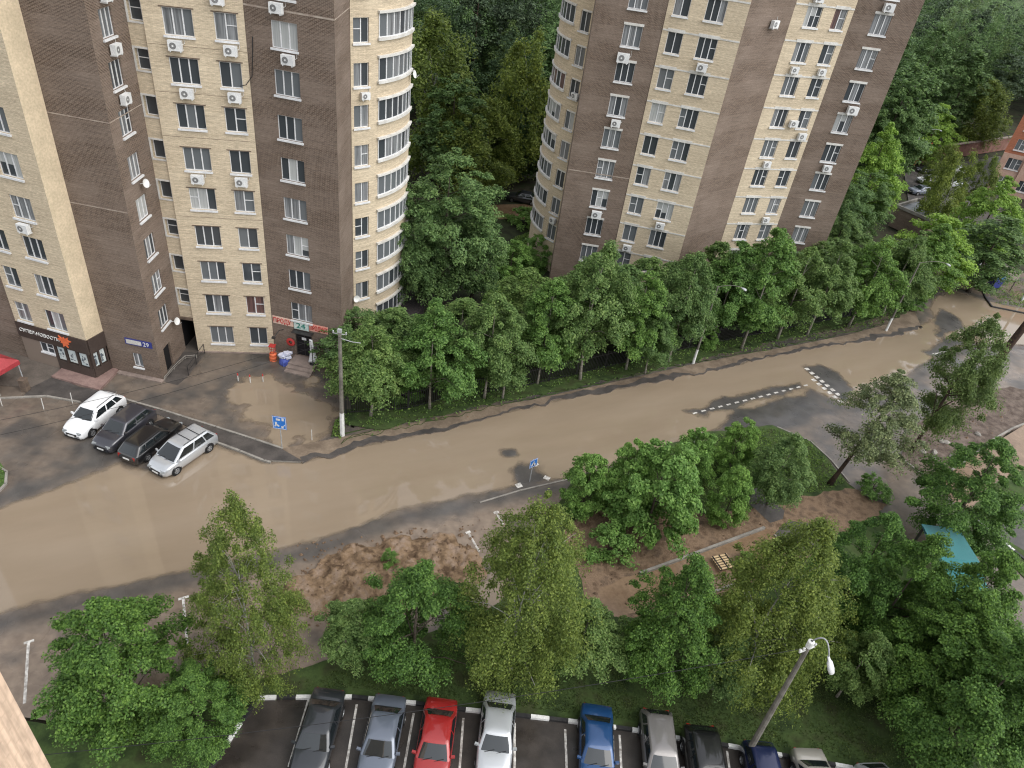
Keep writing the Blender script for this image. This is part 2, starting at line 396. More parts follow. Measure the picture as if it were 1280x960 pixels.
mud = np.maximum(mud, inside(LEFT, 3.0) * np.clip(0.65 + n1 * 3.0, 0.05, 0.9))
mud = np.maximum(mud, inside(FARJ, 4.0) * np.clip(0.35 + n1 * 2.5, 0, 0.9))
band = np.clip(1 - np.abs(sF - 0.75) / 0.85, 0, 1); mud = mud * (1 - 0.8 * band * (sF > 0))
for isl in ISL: mud = mud * np.clip((sdf(isl, X, Y) + 0.2) / 0.6, 0.1, 1)
rows, cols = X.shape
idx = np.arange(rows * cols).reshape(rows, cols)
def grid_quads(keep_cell):
    a = idx[:-1, :-1][keep_cell]; b_ = idx[:-1, 1:][keep_cell]; c_ = idx[1:, 1:][keep_cell]; d = idx[1:, :-1][keep_cell]
    return np.stack([a, b_, c_, d], 1)
def compact(V, Q, *at):
    u, inv = np.unique(Q.ravel(), return_inverse=True)
    return V[u], inv.reshape(Q.shape), [a[u] for a in at]
keep = (sS[:-1, :-1] < 0.3)
V, Q, (mu, se) = compact(np.stack([X.ravel(), Y.ravel(), hgt.ravel()], 1), grid_quads(keep), mud.ravel(), sF.ravel())
mr = mat('wet_asphalt', rough=0.4, spec=0.5); t = NT(mr); p = t.pos()
fine = t.noise(30, 3, p); med = t.noise(0.7, 5, p); pat = t.noise(0.22, 4, p)
asp = t.ramp(med, [(0.3, (0.048, 0.046, 0.045)), (0.7, (0.092, 0.086, 0.080))])
asp = t.mix(0.5, asp, t.ramp(fine, [(0.3, (0.6, 0.6, 0.6)), (0.7, (1.35, 1.35, 1.35))]), 'MULTIPLY')
mudc = t.ramp(t.noise(1.6, 6, p), [(0.3, (0.155, 0.118, 0.090)), (0.7, (0.255, 0.200, 0.152))])
streak = t.noise(1.0, 4, t.pos(0.5, 2.2, 1))
mf = t.math('MULTIPLY', t.attr('mud'), t.math('ADD', 0.6, t.math('MULTIPLY', streak, 1.1)), True)
t.l(t.mix(mf, asp, mudc), t.b.inputs['Base Color'])
t.l(t.ramp(pat, [(0.38, (0.12,) * 3), (0.62, (0.45,) * 3)]), t.b.inputs['Roughness'])
t.bump(t.noise(14, 4, p), 0.12, 0.01)
me = np_mesh('road', V, Q, mr, smooth=True); attr(me, 'mud', mu); 
tag(link('road', me), 'wet asphalt street and courtyard smeared with brown mud', 'road', None, 'structure')
def ground_h(x, y):
    i = int((x - gx[0]) / st); j = int((y - gy[0]) / st)
    if 0 <= j < rows - 1 and 0 <= i < cols - 1: return max(hgt[j:j + 2, i:i + 2].max(), 0.0)
    return 0.0
# flood water
dep = -hgt
keepw = (np.maximum.reduce([dep[:-1, :-1], dep[1:, :-1], dep[:-1, 1:], dep[1:, 1:]]) > -0.004) & (sS[:-1, :-1] < 0.0)
V, Q, (dp,) = compact(np.stack([X.ravel(), Y.ravel(), np.zeros(X.size)], 1), grid_quads(keepw), dep.ravel())
mw = mat('muddy_water', rough=0.05, spec=0.62); t = NT(mw); p = t.pos()
fl = t.noise(1.0, 6, t.pos(0.07, 0.26, 1, R(28)), 0.62); fl2 = t.noise(1.0, 5, t.pos(0.35, 1.6, 1, R(28)))
c = t.ramp(fl, [(0.25, (0.228, 0.176, 0.122)), (0.5, (0.256, 0.201, 0.144)), (0.75, (0.280, 0.224, 0.165))])
c = t.mix(0.25, c, t.ramp(t.noise(1.0, 3, t.pos(0.12, 0.5, 1, R(28))), [(0.3, (0.85, 0.85, 0.85)), (0.7, (1.12, 1.12, 1.12))]), 'MULTIPLY')
t.l(c, t.b.inputs['Base Color'])
t.l(t.ramp(fl, [(0.3, (0.015,) * 3), (0.7, (0.05,) * 3)]), t.b.inputs['Roughness'])
bw = t.noise(1.0, 2, t.pos(0.8, 2.0, 1, R(28))); t.bump(bw, 0.012, 0.05)
tr = t.n('ShaderNodeBsdfTransparent'); mx = t.n('ShaderNodeMixShader')
op = t.math('POWER', t.math('DIVIDE', t.attr('depth'), 0.035, True), 0.7, True)
t.l(op, mx.inputs[0]); t.l(tr.outputs[0], mx.inputs[1]); t.l(t.b.outputs[0], mx.inputs[2]); t.l(mx.outputs[0], t.t.nodes['Material Output'].inputs[0])
me = np_mesh('flood_water', V, Q, mw, smooth=True); attr(me, 'depth', dp)
tag(link('flood_water', me), 'opaque brown flood water covering the street', 'water', None, 'structure')

# lawn, soil and paths of the little park
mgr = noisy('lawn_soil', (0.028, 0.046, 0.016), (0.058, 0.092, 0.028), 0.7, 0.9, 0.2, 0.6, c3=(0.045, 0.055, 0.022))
msoil = noisy('bare_soil', (0.120, 0.078, 0.050), (0.235, 0.160, 0.105), 1.2, 0.85, 0.25, 0.7, dist=0.08, c3=(0.13, 0.09, 0.062))
mpath = noisy('muddy_path', (0.17, 0.108, 0.064), (0.25, 0.168, 0.105), 0.6, 0.25, 0.5, 0.1)
mped = noisy('pavement_asphalt', (0.050, 0.045, 0.042), (0.090, 0.079, 0.072), 0.9, 0.5, 0.5, 0.2)
mpmud = noisy('pavement_mud', (0.135, 0.102, 0.074), (0.235, 0.182, 0.132), 0.8, 0.6, 0.35, 0.3)
LAWN = pxpoly([(-200, 905), (60, 905), (200, 880), (380, 835), (600, 775), (640, 740), (668, 690), (690, 640), (715, 602), (800, 570), (880, 542), (965, 533), (1015, 552), (1060, 604), (1104, 645),
    (1182, 725), (1320, 830), (1500, 1000), (1500, 1200), (-200, 1200)])
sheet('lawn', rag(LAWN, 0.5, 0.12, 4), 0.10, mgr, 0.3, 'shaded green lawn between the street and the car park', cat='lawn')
sheet('soil', rag(pxpoly([(700, 668), (730, 640), (800, 640), (900, 640), (968, 632), (1010, 622), (1062, 612), (1108, 632), (1090, 650), (1010, 692), (960, 722), (900, 744), (800, 772), (745, 765), (722, 720)]), 0.4, 0.3, 8),
      0.106, msoil, None, 'bare brown soil beside the park path', cat='soil')
sheet('footpath', rag(pxpoly([(747, 735), (800, 716), (955, 662), (990, 668), (1000, 690), (960, 712), (880, 742), (812, 766), (768, 772), (748, 752)]), 0.4, 0.12, 5),
      0.112, mpath, None, 'park footpath under orange brown mud', cat='path')
sheet('footpath', pxpoly([(932, 612), (950, 610), (980, 640), (978, 650), (962, 655), (930, 625)]), 0.118, mped, None, 'short piece of dark asphalt path between the shrubs', cat='path')
sheet('footpath', pxpoly([(968, 668), (985, 652), (1040, 660), (1030, 690), (992, 690)]), 0.118, mped, None, 'dark asphalt path end beside the birch', cat='path')
sheet('soil', rag(pxpoly([(1126, 572), (1166, 602), (1214, 570), (1300, 517), (1330, 500), (1262, 484), (1180, 501), (1132, 545)]), 0.4, 0.1, 12),
      0.10, noisy('bed_soil', (0.085, 0.062, 0.050), (0.185, 0.145, 0.120), 1.5, 0.85, 0.25, 0.9, dist=0.1), 0.3, 'turned soil bed inside concrete kerbs', cat='soil')
sheet('footpath', pxpoly([(1167, 604), (1215, 572), (1300, 519), (1400, 500), (1400, 560), (1250, 640), (1205, 640)]), 0.07, mpath, 0.3, 'side footpath covered by orange mud', cat='path')
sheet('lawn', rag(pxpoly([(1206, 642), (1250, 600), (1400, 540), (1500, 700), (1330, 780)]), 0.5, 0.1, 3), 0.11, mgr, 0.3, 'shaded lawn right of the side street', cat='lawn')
sheet('service_road', pxpoly([(1255, 640), (1300, 612), (1400, 640), (1330, 720), (1250, 672)]), 0.118, mped, None, 'grey asphalt patch behind the white kerb', cat='road')
# far bank: muddy pavement with a broken asphalt edge, then the weedy verge
EDGE = [(378, 577), (430, 563), (478, 553), (520, 543), (560, 535), (600, 524), (640, 513), (690, 502), (740, 493), (800, 481), (860, 469), (910, 458), (960, 446), (1010, 436), (1060, 428), (1110, 421), (1153, 408)]
INNER = [(1142, 384), (1108, 405), (1060, 418), (1000, 430), (920, 444), (860, 456), (800, 470), (720, 487), (660, 500), (600, 509), (520, 527), (440, 543), (415, 548), (352, 560)]
_o = rag(pxpoly(EDGE, 0.13), 0.35, 0.28, 31); _k = max(i for i in range(len(_o)) if i == 0 or math.dist(_o[i], G(1153, 408, 0.13)) < 0.6); PAVE = _o[:_k + 1] + pxpoly(INNER, 0.13)
sheet('pavement', PAVE, 0.085, mpmud, 0.3, 'far pavement buried in brown mud along the flooded street', side=noisy('broken_edge', (0.11, 0.088, 0.070), (0.18, 0.145, 0.115), 2, 0.7), cat='pavement')
IN2 = [(1140, 402), (1108, 413), (1060, 422), (1010, 432), (960, 441), (910, 452), (860, 463), (800, 476), (740, 488), (690, 497), (640, 507), (600, 519), (560, 529), (520, 539), (478, 549), (430, 557)]
out_ = rag(pxpoly(EDGE, 0.13), 0.35, 0.28, 31)[:-1]; n_e = len(out_)
k_ = max(i for i in range(n_e) if math.dist(out_[i], G(1153, 408, 0.13)) < 0.6 or i == 0)   # the way back along the closed outline is dropped
out_ = out_[:k_ + 1]; b = MB(); inn_ = []
for i, p in enumerate(out_):
    q0, q1 = out_[max(0, i - 4)], out_[min(len(out_) - 1, i + 4)]; dx, dy = q1[0] - q0[0], q1[1] - q0[1]; L_ = math.hypot(dx, dy) or 1
    w_ = 0.12 + 1.5 * max(0.0, float(fbm(p[0] * 0.35 + 9, p[1] * 0.35, 17)) - 0.36) + 0.5 * max(0.0, float(fbm(p[0] * 1.6, p[1] * 1.6, 23)) - 0.45); inn_.append((p[0] - dy / L_ * w_, p[1] + dx / L_ * w_))
for i in range(len(out_) - 1): b.face([(*out_[i], 0.090), (*out_[i + 1], 0.090), (*inn_[i + 1], 0.090), (*inn_[i], 0.090)])
tag(b.build('pavement_edge', mped), 'dark broken asphalt lip of the far pavement', 'pavement', None, 'structure')
VERGE = pxpoly([(414, 545), (418, 528), (432, 512), (510, 508), (600, 488), (720, 466), (860, 434), (960, 414), (1060, 394), (1110, 378), (1140, 372)], 0.14) + rag(pxpoly([(1136, 388), (1100, 405), (1040, 420), (960, 436), (860, 454), (720, 485), (600, 507), (510, 527), (440, 543), (425, 552)], 0.14), 0.4, 0.3, 6)[:-1]
sheet('verge', VERGE, 0.15, mgr, 0.3, 'weedy green verge at the foot of the iron fence', cat='verge')
YARD = pxpoly([(440, 515), (510, 508), (600, 488), (720, 466), (860, 434), (960, 414), (1060, 394), (1110, 378), (1140, 340), (1060, 290), (700, 250), (560, 240), (445, 330), (425, 440)])
sheet('yard', YARD, 0.06, noisy('yard_ground', (0.022, 0.022, 0.015), (0.045, 0.06, 0.025), 0.5, 0.9, 0.2, 0.5), None, 'dark planted ground between the iron fence and the towers', cat='yard')
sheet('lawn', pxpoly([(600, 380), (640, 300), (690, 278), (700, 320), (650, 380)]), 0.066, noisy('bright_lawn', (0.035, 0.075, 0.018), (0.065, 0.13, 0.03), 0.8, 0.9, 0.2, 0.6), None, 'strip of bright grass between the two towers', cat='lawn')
sheet('service_road', pxpoly([(590, 274), (600, 257), (720, 254), (720, 276)]), 0.07, mpath, None, 'muddy brown service road behind the second tower', cat='road')
sheet('pavement', pxpoly([(141, 495), (352, 561), (380, 577), (330, 575), (262, 547), (236, 533)], 0.12), 0.12, mped, 0.3, 'dark raised walkway beside the courtyard', side=MT['concrete'], cat='pavement')
sheet('pavement', pxpoly([(39, 484), (68, 470), (100, 484), (146, 489), (141, 496), (100, 503), (60, 494), (30, 494)], 0.10), 0.10, mped, 0.3, 'dark pavement in front of the corner shop', side=MT['concrete'], cat='pavement')
sheet('pavement', pxpoly([(-60, 478), (-60, 430), (60, 440), (80, 466), (39, 484)], 0.09), 0.09, noisy('slab_paving', (0.10, 0.085, 0.072), (0.155, 0.13, 0.11), 1.0, 0.6, 0.4, 0.2), 0.3, 'grey brown paving left of the corner shop', cat='pavement')
sheet('lawn', pxpoly([(-160, 560), (0, 578), (9, 590), (8, 604), (-2, 616), (-160, 660)], 0.12), 0.12, noisy('weed_lawn', (0.05, 0.09, 0.025), (0.08, 0.14, 0.04), 1.5, 0.9, 0.2, 0.5), 0.3, 'small kerbed grass island at the left edge', side=MT['concrete'], cat='lawn')
# kerbs
def kerb(name, pts, w, z0, z1, m, label, cat='kerb'):
    b = MB()
    for i in range(len(pts) - 1):
        a = Vector(pts[i]); c_ = Vector(pts[i + 1]); d = (c_ - a); L = d.length
        b.box(((a.x + c_.x) / 2, (a.y + c_.y) / 2, (z0 + z1) / 2), (L + w * 0.2, w, z1 - z0), 0, math.atan2(d.y, d.x))
    return tag(b.build(name, m), label, cat, None, 'structure')
kerb('kerb', pxpoly([(141, 494), (200, 511), (270, 533), (320, 549), (353, 560)], 0.14), 0.16, -0.1, 0.15, MT['concrete'], 'pale kerb on the courtyard side of the walkway')
kerb('kerb', pxpoly([(262, 549), (300, 563), (330, 575), (338, 577)], 0.14), 0.16, -0.1, 0.145, MT['concrete'], 'kerb where the walkway drops to the flood')
kerb('kerb', pxpoly([(-60, 500), (0, 497), (58, 494.5), (100, 502)], 0.14), 0.15, -0.1, 0.15, MT['concrete'], 'pale kerb above the left parking area')
kerb('kerb', pxpoly([(600, 628), (650, 613), (715, 598), (740, 590)], 0.05), 0.12, -0.1, 0.075, MT['concrete'], 'flush pale kerb along the near parking bays')
kerb('kerb', pxpoly([(800, 717), (850, 699), (955, 660)], 0.2), 0.18, 0.0, 0.32, MT['concrete'], 'raised concrete kerb above the park path')
kerb('kerb', pxpoly([(885, 742), (925, 728), (938, 722)], 0.2), 0.16, 0.0, 0.26, MT['concrete'], 'broken concrete kerb below the park path')
kerb('kerb', pxpoly([(968, 668), (980, 678), (993, 691)], 0.2), 0.14, 0.0, 0.2, MT['concrete'], 'kerb of the dark path end')
kerb('kerb', pxpoly([(1082, 547), (1125, 571), (1165, 602), (1172, 608)], 0.16), 0.16, -0.1, 0.2, MT['concrete'], 'concrete kerb between the side street and the soil bed')
kerb('kerb', pxpoly([(1166, 602), (1190, 587), (1214, 571), (1240, 550), (1266, 535), (1330, 510)], 0.16), 0.16, -0.1, 0.2, MT['concrete'], 'curving concrete kerb between soil bed and muddy path')
kerb('kerb', pxpoly([(972, 533), (1014, 551), (1040, 575), (1062, 602)], 0.16), 0.14, -0.1, 0.14, MT['concrete'], 'pale kerb on the left side of the side street')
kerb('kerb', pxpoly([(-10, 578), (8, 589), (7, 604), (-6, 618)], 0.16), 0.15, -0.1, 0.17, MT['concrete'], 'kerb round the grass island at the left edge')
kerb('kerb', pxpoly([(1226, 358), (1232, 372), (1240, 383), (1300, 395)], 0.1), 0.16, -0.1, 0.16, MT['kerb_black'], 'dark kerb round the small green by the gate')
b = MB(); pts = pxpoly([(1200, 634), (1222, 650), (1236, 661), (1250, 673), (1268, 688), (1290, 706)], 0.16)
for i in range(len(pts) - 1):
    a = Vector(pts[i]); c_ = Vector(pts[i + 1]); d = c_ - a
    b.box(((a.x + c_.x) / 2, (a.y + c_.y) / 2, 0.08), (d.length, 0.2, 0.22), 1 if i % 2 else 0, math.atan2(d.y, d.x))
tag(b.build('kerb', [MT['kerb_black'], MT['lime']]), 'black and white kerb along the right side of the side street', 'kerb', None, 'structure')
# ---- car park at the bottom
LOT = pxpoly([(315, 882), (322, 872), (440, 871), (520, 879), (582, 887), (640, 893), (710, 901), (790, 912), (850, 923), (910, 932), (1000, 948), (1110, 968), (1300, 1010), (1300, 1150), (200, 1150), (262, 960)], 0.1)
mlot = mat('car_park_asphalt', rough=0.45, spec=0.5); t = NT(mlot); p = t.pos()
asp = t.ramp(t.noise(0.9, 6, p), [(0.3, (0.022, 0.018, 0.016)), (0.7, (0.052, 0.043, 0.037))])
asp = t.mix(0.6, asp, t.ramp(t.noise(28, 3, p), [(0.3, (0.55,) * 3), (0.7, (1.4,) * 3)]), 'MULTIPLY'); t.l(asp, t.b.inputs['Base Color'])
t.l(t.ramp(t.noise(0.5, 4, p), [(0.35, (0.22,) * 3), (0.65, (0.6,) * 3)]), t.b.inputs['Roughness']); t.bump(t.noise(20, 3, p), 0.15, 0.01)
sheet('parking_lot', LOT, 0.115, mlot, None, 'dark wet asphalt car park with white bay lines', cat='car park')
b = MB()
def painted(pts):
    for i in range(len(pts) - 1):
        a = Vector(pts[i]); c_ = Vector(pts[i + 1]); d = c_ - a; n = max(1, round(d.length / 0.95))
        for k in range(n):
            q = a + d * ((k + 0.5) / n)
            b.box((q.x, q.y, 0.17), (d.length / n - 0.02, 0.2, 0.22), painted.i % 2, math.atan2(d.y, d.x)); painted.i += 1
painted.i = 0
painted(pxpoly([(322, 872), (440, 871), (520, 879), (582, 887), (640, 893), (710, 901), (790, 912), (850, 923), (910, 932), (1000, 948), (1110, 968)], 0.2))
painted(pxpoly([(318, 878), (283, 930), (262, 962), (235, 1010)], 0.2))
tag(b.build('kerb', [MT['lime'], MT['kerb_black']]), 'kerb of the car park painted in black and white blocks', 'kerb', None, 'structure')

def marking(segs, label, w=0.12, z=None):
    b = MB()
    for (a, c_, ww) in segs:
        a = Vector(a); c_ = Vector(c_); d = c_ - a; L = d.length
        if L < 1e-3: continue
        u = d / L; nn = Vector((-u.y, u.x)); k = max(1, int(L / 0.3))
        for i in range(k):
            p0 = a + u * (L * i / k); p1 = a + u * (L * (i + 1) / k)
            q = [p0 - nn * ww / 2, p1 - nn * ww / 2, p1 + nn * ww / 2, p0 + nn * ww / 2]
            b.face([(x.x, x.y, (z if z is not None else ground_h(x.x, x.y) + 0.008)) for x in q])
    tag(b.build('road_marking', MT['line']), label, 'marking', None, 'structure')
def S(x0, y0, x1, y1, w=0.12, z=0.0): return (G(x0, y0, z), G(x1, y1, z), w)
marking([S(387, 872, 361, 960), S(446, 882, 430, 975), S(517, 893, 500, 990), S(579, 899, 573, 980), S(643, 905, 643, 985), S(706, 913, 709, 990), S(774, 920, 778, 1000), S(842, 930, 850, 1010), S(908, 940, 918, 1015)],
        'white bay lines of the car park', 0.12, 0.121)
mk = []
for (x0, y0, x1, y1) in ((36, 803, 31, 880), (170, 765, 175, 792), (229, 748, 234, 806), (585, 666, 599, 690), (620, 641, 629, 656)):
    mk.append(S(x0, y0, x1, y1, 0.14)); 
    if x0 < 300: mk.append(S(x0 - 6, y0 + 2, x0 + 7, y0 - 2, 0.16))
    else: mk.append(S(x0 - 3, y0 + 1, x0 + 3, y0 - 1, 0.2))
mk += [S(645, 608, 652, 606, 0.45), S(680, 596, 687, 599, 0.4), S(668, 579, 672, 582, 0.4)]
marking(mk, 'worn white bay marks with T ends on the muddy near side of the street')
mk = []
a0 = np.array(G(866, 517)); a1 = np.array(G(1014, 480)); n = 15
for i in range(n):
    p0 = a0 + (a1 - a0) * (i / n); p1 = p0 + (a1 - a0) * (0.5 / n); mk.append((tuple(p0), tuple(p1), 0.18))
for o_ in (0, 1):
    a0 = np.array(G(1007 - o_ * 1, 460 + o_ * 6)); a1 = np.array(G(1052, 497 + o_ * 6)); n = 7
    for i in range(n):
        if o_ == 0 or i > 0:
            p0 = a0 + (a1 - a0) * ((i + 0.5 * o_) / n); p1 = p0 + (a1 - a0) * (0.55 / n); mk.append((tuple(p0), tuple(p1), 0.42))
a0 = np.array(G(1228, 426)); a1 = np.array(G(1290, 411)); n = 8
for i in range(n):
    p0 = a0 + (a1 - a0) * (i / n); p1 = p0 + (a1 - a0) * (0.5 / n); mk.append((tuple(p0), tuple(p1), 0.22))
mk.append(S(1166, 443, 1186, 438, 0.2))
marking(mk, 'white broken lines of the junction showing through the flood')
# soil heap dumped on the near bays
cx, cy = G(482, 722); ax = Vector(G(600, 690)) - Vector(G(380, 740)); ang = math.atan2(ax.y, ax.x)
hx = np.arange(-7.6, 7.6, 0.11); hy = np.arange(-4.2, 4.2, 0.11); U, Vv = np.meshgrid(hx, hy)
rr = np.sqrt((U / 5.9) ** 2 + (Vv / 3.1) ** 2) + (fbm(U * 0.7, Vv * 0.7, 5) - 0.5) * 0.75
hh = np.clip(1 - rr, 0, 1) ** 0.8 * 0.7 + (rr < 1.0) * np.clip(1.0 - rr, 0, 0.25) * 4 * ((fbm(U * 1.1, Vv * 1.3, 40) - 0.45) * 0.6 + (fbm(U * 3.4, Vv * 3.4, 41, 3) - 0.5) * 0.5)
hh += np.clip((vnoise(U * 2.6, Vv * 2.6, 77) - 0.78) * 1.6, 0, 0.22) * (rr < 0.98)
hh = np.where(rr < 1.0, np.maximum(hh, 0.0) + 0.05, 0.0 - 0.05)
Xh = cx + U * math.cos(ang) - Vv * math.sin(ang); Yh = cy + U * math.sin(ang) + Vv * math.cos(ang)
rows_, cols_ = U.shape; ii = np.arange(U.size).reshape(U.shape)
kk = (rr[:-1, :-1] < 1.12)
Qh = np.stack([ii[:-1, :-1][kk], ii[:-1, 1:][kk], ii[1:, 1:][kk], ii[1:, :-1][kk]], 1)
V, Q, _ = compact(np.stack([Xh.ravel(), Yh.ravel(), hh.ravel()], 1), Qh)
mh = noisy('heap_soil', (0.092, 0.058, 0.034), (0.225, 0.152, 0.092), 1.3, 0.85, 0.25, 0.25, dist=0.04, c3=(0.265, 0.195, 0.145))
tag(link('soil_heap', np_mesh('soil_heap', V, Q, mh, smooth=True)), 'heap of lumpy brown soil dumped on the near parking bays', 'soil heap')

def heap_h(x, y):
    u = (x - cx) * math.cos(ang) + (y - cy) * math.sin(ang); v = -(x - cx) * math.sin(ang) + (y - cy) * math.cos(ang)
    i = int((u + 7.6) / 0.11); j = int((v + 4.2) / 0.11)
    return float(hh[j, i]) if 0 <= j < hh.shape[0] and 0 <= i < hh.shape[1] else 0.0
# ------------------------------------------------------------------ apartment towers
rnd = random.Random(11)
class Flat:
    def __init__(s, a, b):
        s.a = Vector((a[0], a[1])); s.L = (Vector((b[0], b[1])) - s.a).length; s.d = (Vector((b[0], b[1])) - s.a) / s.L; s.n = Vector((s.d.y, -s.d.x)); s.step = 99
    def __call__(s, u, v, d=0.0):
        p = s.a + s.d * u + s.n * d; return (p.x, p.y, v)
class Arc:
    def __init__(s, c, r, a0, a1):
        s.c = c; s.r = r; s.a0 = R(a0); s.a1 = R(a1); s.sg = 1 if a1 > a0 else -1; s.L = abs(s.a1 - s.a0) * r; s.step = 0.45
    def __call__(s, u, v, d=0.0):
        q = s.a0 + s.sg * u / s.r; return (s.c[0] + (s.r + d) * math.cos(q), s.c[1] + (s.r + d) * math.sin(q), v)
    def u(s, deg): return abs(R(deg) - s.a0) * s.r
def cuts(lst, step):
    lst = sorted(set(round(x, 4) for x in lst)); out = []
    for a, c in zip(lst[:-1], lst[1:]):
        n = max(1, int(math.ceil((c - a) / step)))
        out += [a + (c - a) * k / n for k in range(n)]
    return out + [lst[-1]]
def wall(W, z0, z1, holes, m, parent, name='wall', rev=0.2):
    b = MB(); us = cuts([0, W.L] + [h[0] for h in holes] + [h[1] for h in holes], W.step); vs = cuts([z0, z1] + [h[2] for h in holes] + [h[3] for h in holes], 99)
    cen = [(h[0] - 1e-3, h[1] + 1e-3, h[2] - 1e-3, h[3] + 1e-3) for h in holes]
    for i in range(len(us) - 1):
        um = (us[i] + us[i + 1]) / 2
        hs = [h for h in cen if h[0] < um < h[1]]
        run = None
        for j in range(len(vs) - 1):
            vm = (vs[j] + vs[j + 1]) / 2
            solid = not any(h[2] < vm < h[3] for h in hs)
            if solid and run is None: run = vs[j]
            if (not solid or j == len(vs) - 2) and run is not None:
                top = vs[j + 1] if solid else vs[j]
                q = [(us[i], run), (us[i + 1], run), (us[i + 1], top), (us[i], top)]
                b.face([W(*x) for x in q], 0, q); run = None
    for (u0, u1, v0, v1) in holes:
        uu = cuts([u0, u1], W.step)
        for x0, x1 in zip(uu[:-1], uu[1:]):
            b.face([W(x0, v0), W(x0, v0, -rev), W(x1, v0, -rev), W(x1, v0)], 0, [(x0, v0), (x0, v0 - rev), (x1, v0 - rev), (x1, v0)])
            b.face([W(x0, v1, -rev), W(x0, v1), W(x1, v1), W(x1, v1, -rev)], 0, [(x0, v1 + rev), (x0, v1), (x1, v1), (x1, v1 + rev)])
        b.face([W(u0, v0, -rev), W(u0, v0), W(u0, v1), W(u0, v1, -rev)], 0, [(u0 - rev, v0), (u0, v0), (u0, v1), (u0 - rev, v1)])
        b.face([W(u1, v0), W(u1, v0, -rev), W(u1, v1, -rev), W(u1, v1)], 0, [(u1, v0), (u1 + rev, v0), (u1 + rev, v1), (u1, v1)])
    return b.build(name, m, parent)
def slab(b, W, u0, u1, v0, v1, d0, d1, m=0):
    """a bar on the wall map, from depth d0 to d1"""
    uu = cuts([u0, u1], W.step); n = len(uu)
    for x0, x1 in zip(uu[:-1], uu[1:]):
        P = lambda u, v, d: W(u, v, d)
        b.face([P(x0, v0, d1), P(x1, v0, d1), P(x1, v1, d1), P(x0, v1, d1)], m)
        b.face([P(x0, v1, d1), P(x1, v1, d1), P(x1, v1, d0), P(x0, v1, d0)], m)
        b.face([P(x0, v0, d0), P(x1, v0, d0), P(x1, v0, d1), P(x0, v0, d1)], m)
        b.face([P(x1, v0, d0), P(x0, v0, d0), P(x0, v1, d0), P(x1, v1, d0)], m)
    b.face([W(u0, v0, d0), W(u0, v0, d1), W(u0, v1, d1), W(u0, v1, d0)], m)
    b.face([W(u1, v0, d1), W(u1, v0, d0), W(u1, v1, d0), W(u1, v1, d1)], m)
def window(W, u0, u1, v0, v1, n, parent, lintel=None, sillm='white', depth=0.13, fw=0.05, proud=0.0, style=None, sill=True, open_hole=False):
    b = MB(); d0, d1 = -depth - 0.05 + proud, -depth + 0.02 + proud
    slab(b, W, u0, u1, v0, v0 + fw, d0, d1); slab(b, W, u0, u1, v1 - fw, v1, d0, d1)
    slab(b, W, u0, u0 + fw, v0 + fw, v1 - fw, d0, d1); slab(b, W, u1 - fw, u1, v0 + fw, v1 - fw, d0, d1)
    pw = (u1 - u0) / n
    tr = rnd.randrange(n) if rnd.random() < 0.45 and n < 5 else -1
    for k in range(1, n): slab(b, W, u0 + k * pw - fw * 0.8, u0 + k * pw + fw * 0.8, v0 + fw, v1 - fw, d0, d1 + 0.004)
    if tr >= 0:
        vm = v0 + (v1 - v0) * 0.55; a = u0 + tr * pw + (fw * 0.8 if tr else fw); c = u0 + (tr + 1) * pw - (fw * 0.8 if tr < n - 1 else fw)
        slab(b, W, a, c, vm - 0.025, vm + 0.025, d0, d1)
    o = b.build('window', MT['white'], parent)
    p = MB(); st_ = style if style is not None else rnd.choices([0, 1, 2, 3, 4], [5, 3, 4, 1.2, 0.6])[0]
    for k in range(n):
        s_ = st_
        if rnd.random() < 0.30: s_ = rnd.choices([0, 1, 2], [5, 3, 2])[0]
        if open_hole: s_ = 0
        uu = cuts([u0 + k * pw, u0 + (k + 1) * pw], W.step)
        split = v0 + (v1 - v0) * rnd.uniform(0.3, 0.7) if (s_ == 3 and rnd.random() < 0.5) else None
        for x0, x1 in zip(uu[:-1], uu[1:]):
            g = -depth - 0.02 + proud
            if split:
                p.face([W(x0, v0, g), W(x1, v0, g), W(x1, split, g), W(x0, split, g)], 0); p.face([W(x0, split, g), W(x1, split, g), W(x1, v1, g), W(x0, v1, g)], 3)
            else: p.face([W(x0, v0, g), W(x1, v0, g), W(x1, v1, g), W(x0, v1, g)], s_)
    p.build('pane', GL, o)
    if sill:
        s_ = MB(); uu = (u0 - 0.06, u1 + 0.06)
        slab(s_, W, uu[0], uu[1], v0 - 0.13, v0 - 0.004, 0.003 + proud, 0.13 + proud); s_.build('sill', MT[sillm], o)
    if lintel:
        s_ = MB(); slab(s_, W, u0 - lintel[1], u1 + lintel[1], v1 + 0.005, v1 + lintel[2], 0.003, lintel[3]); s_.build('lintel', MT[lintel[0]], o)
    return o
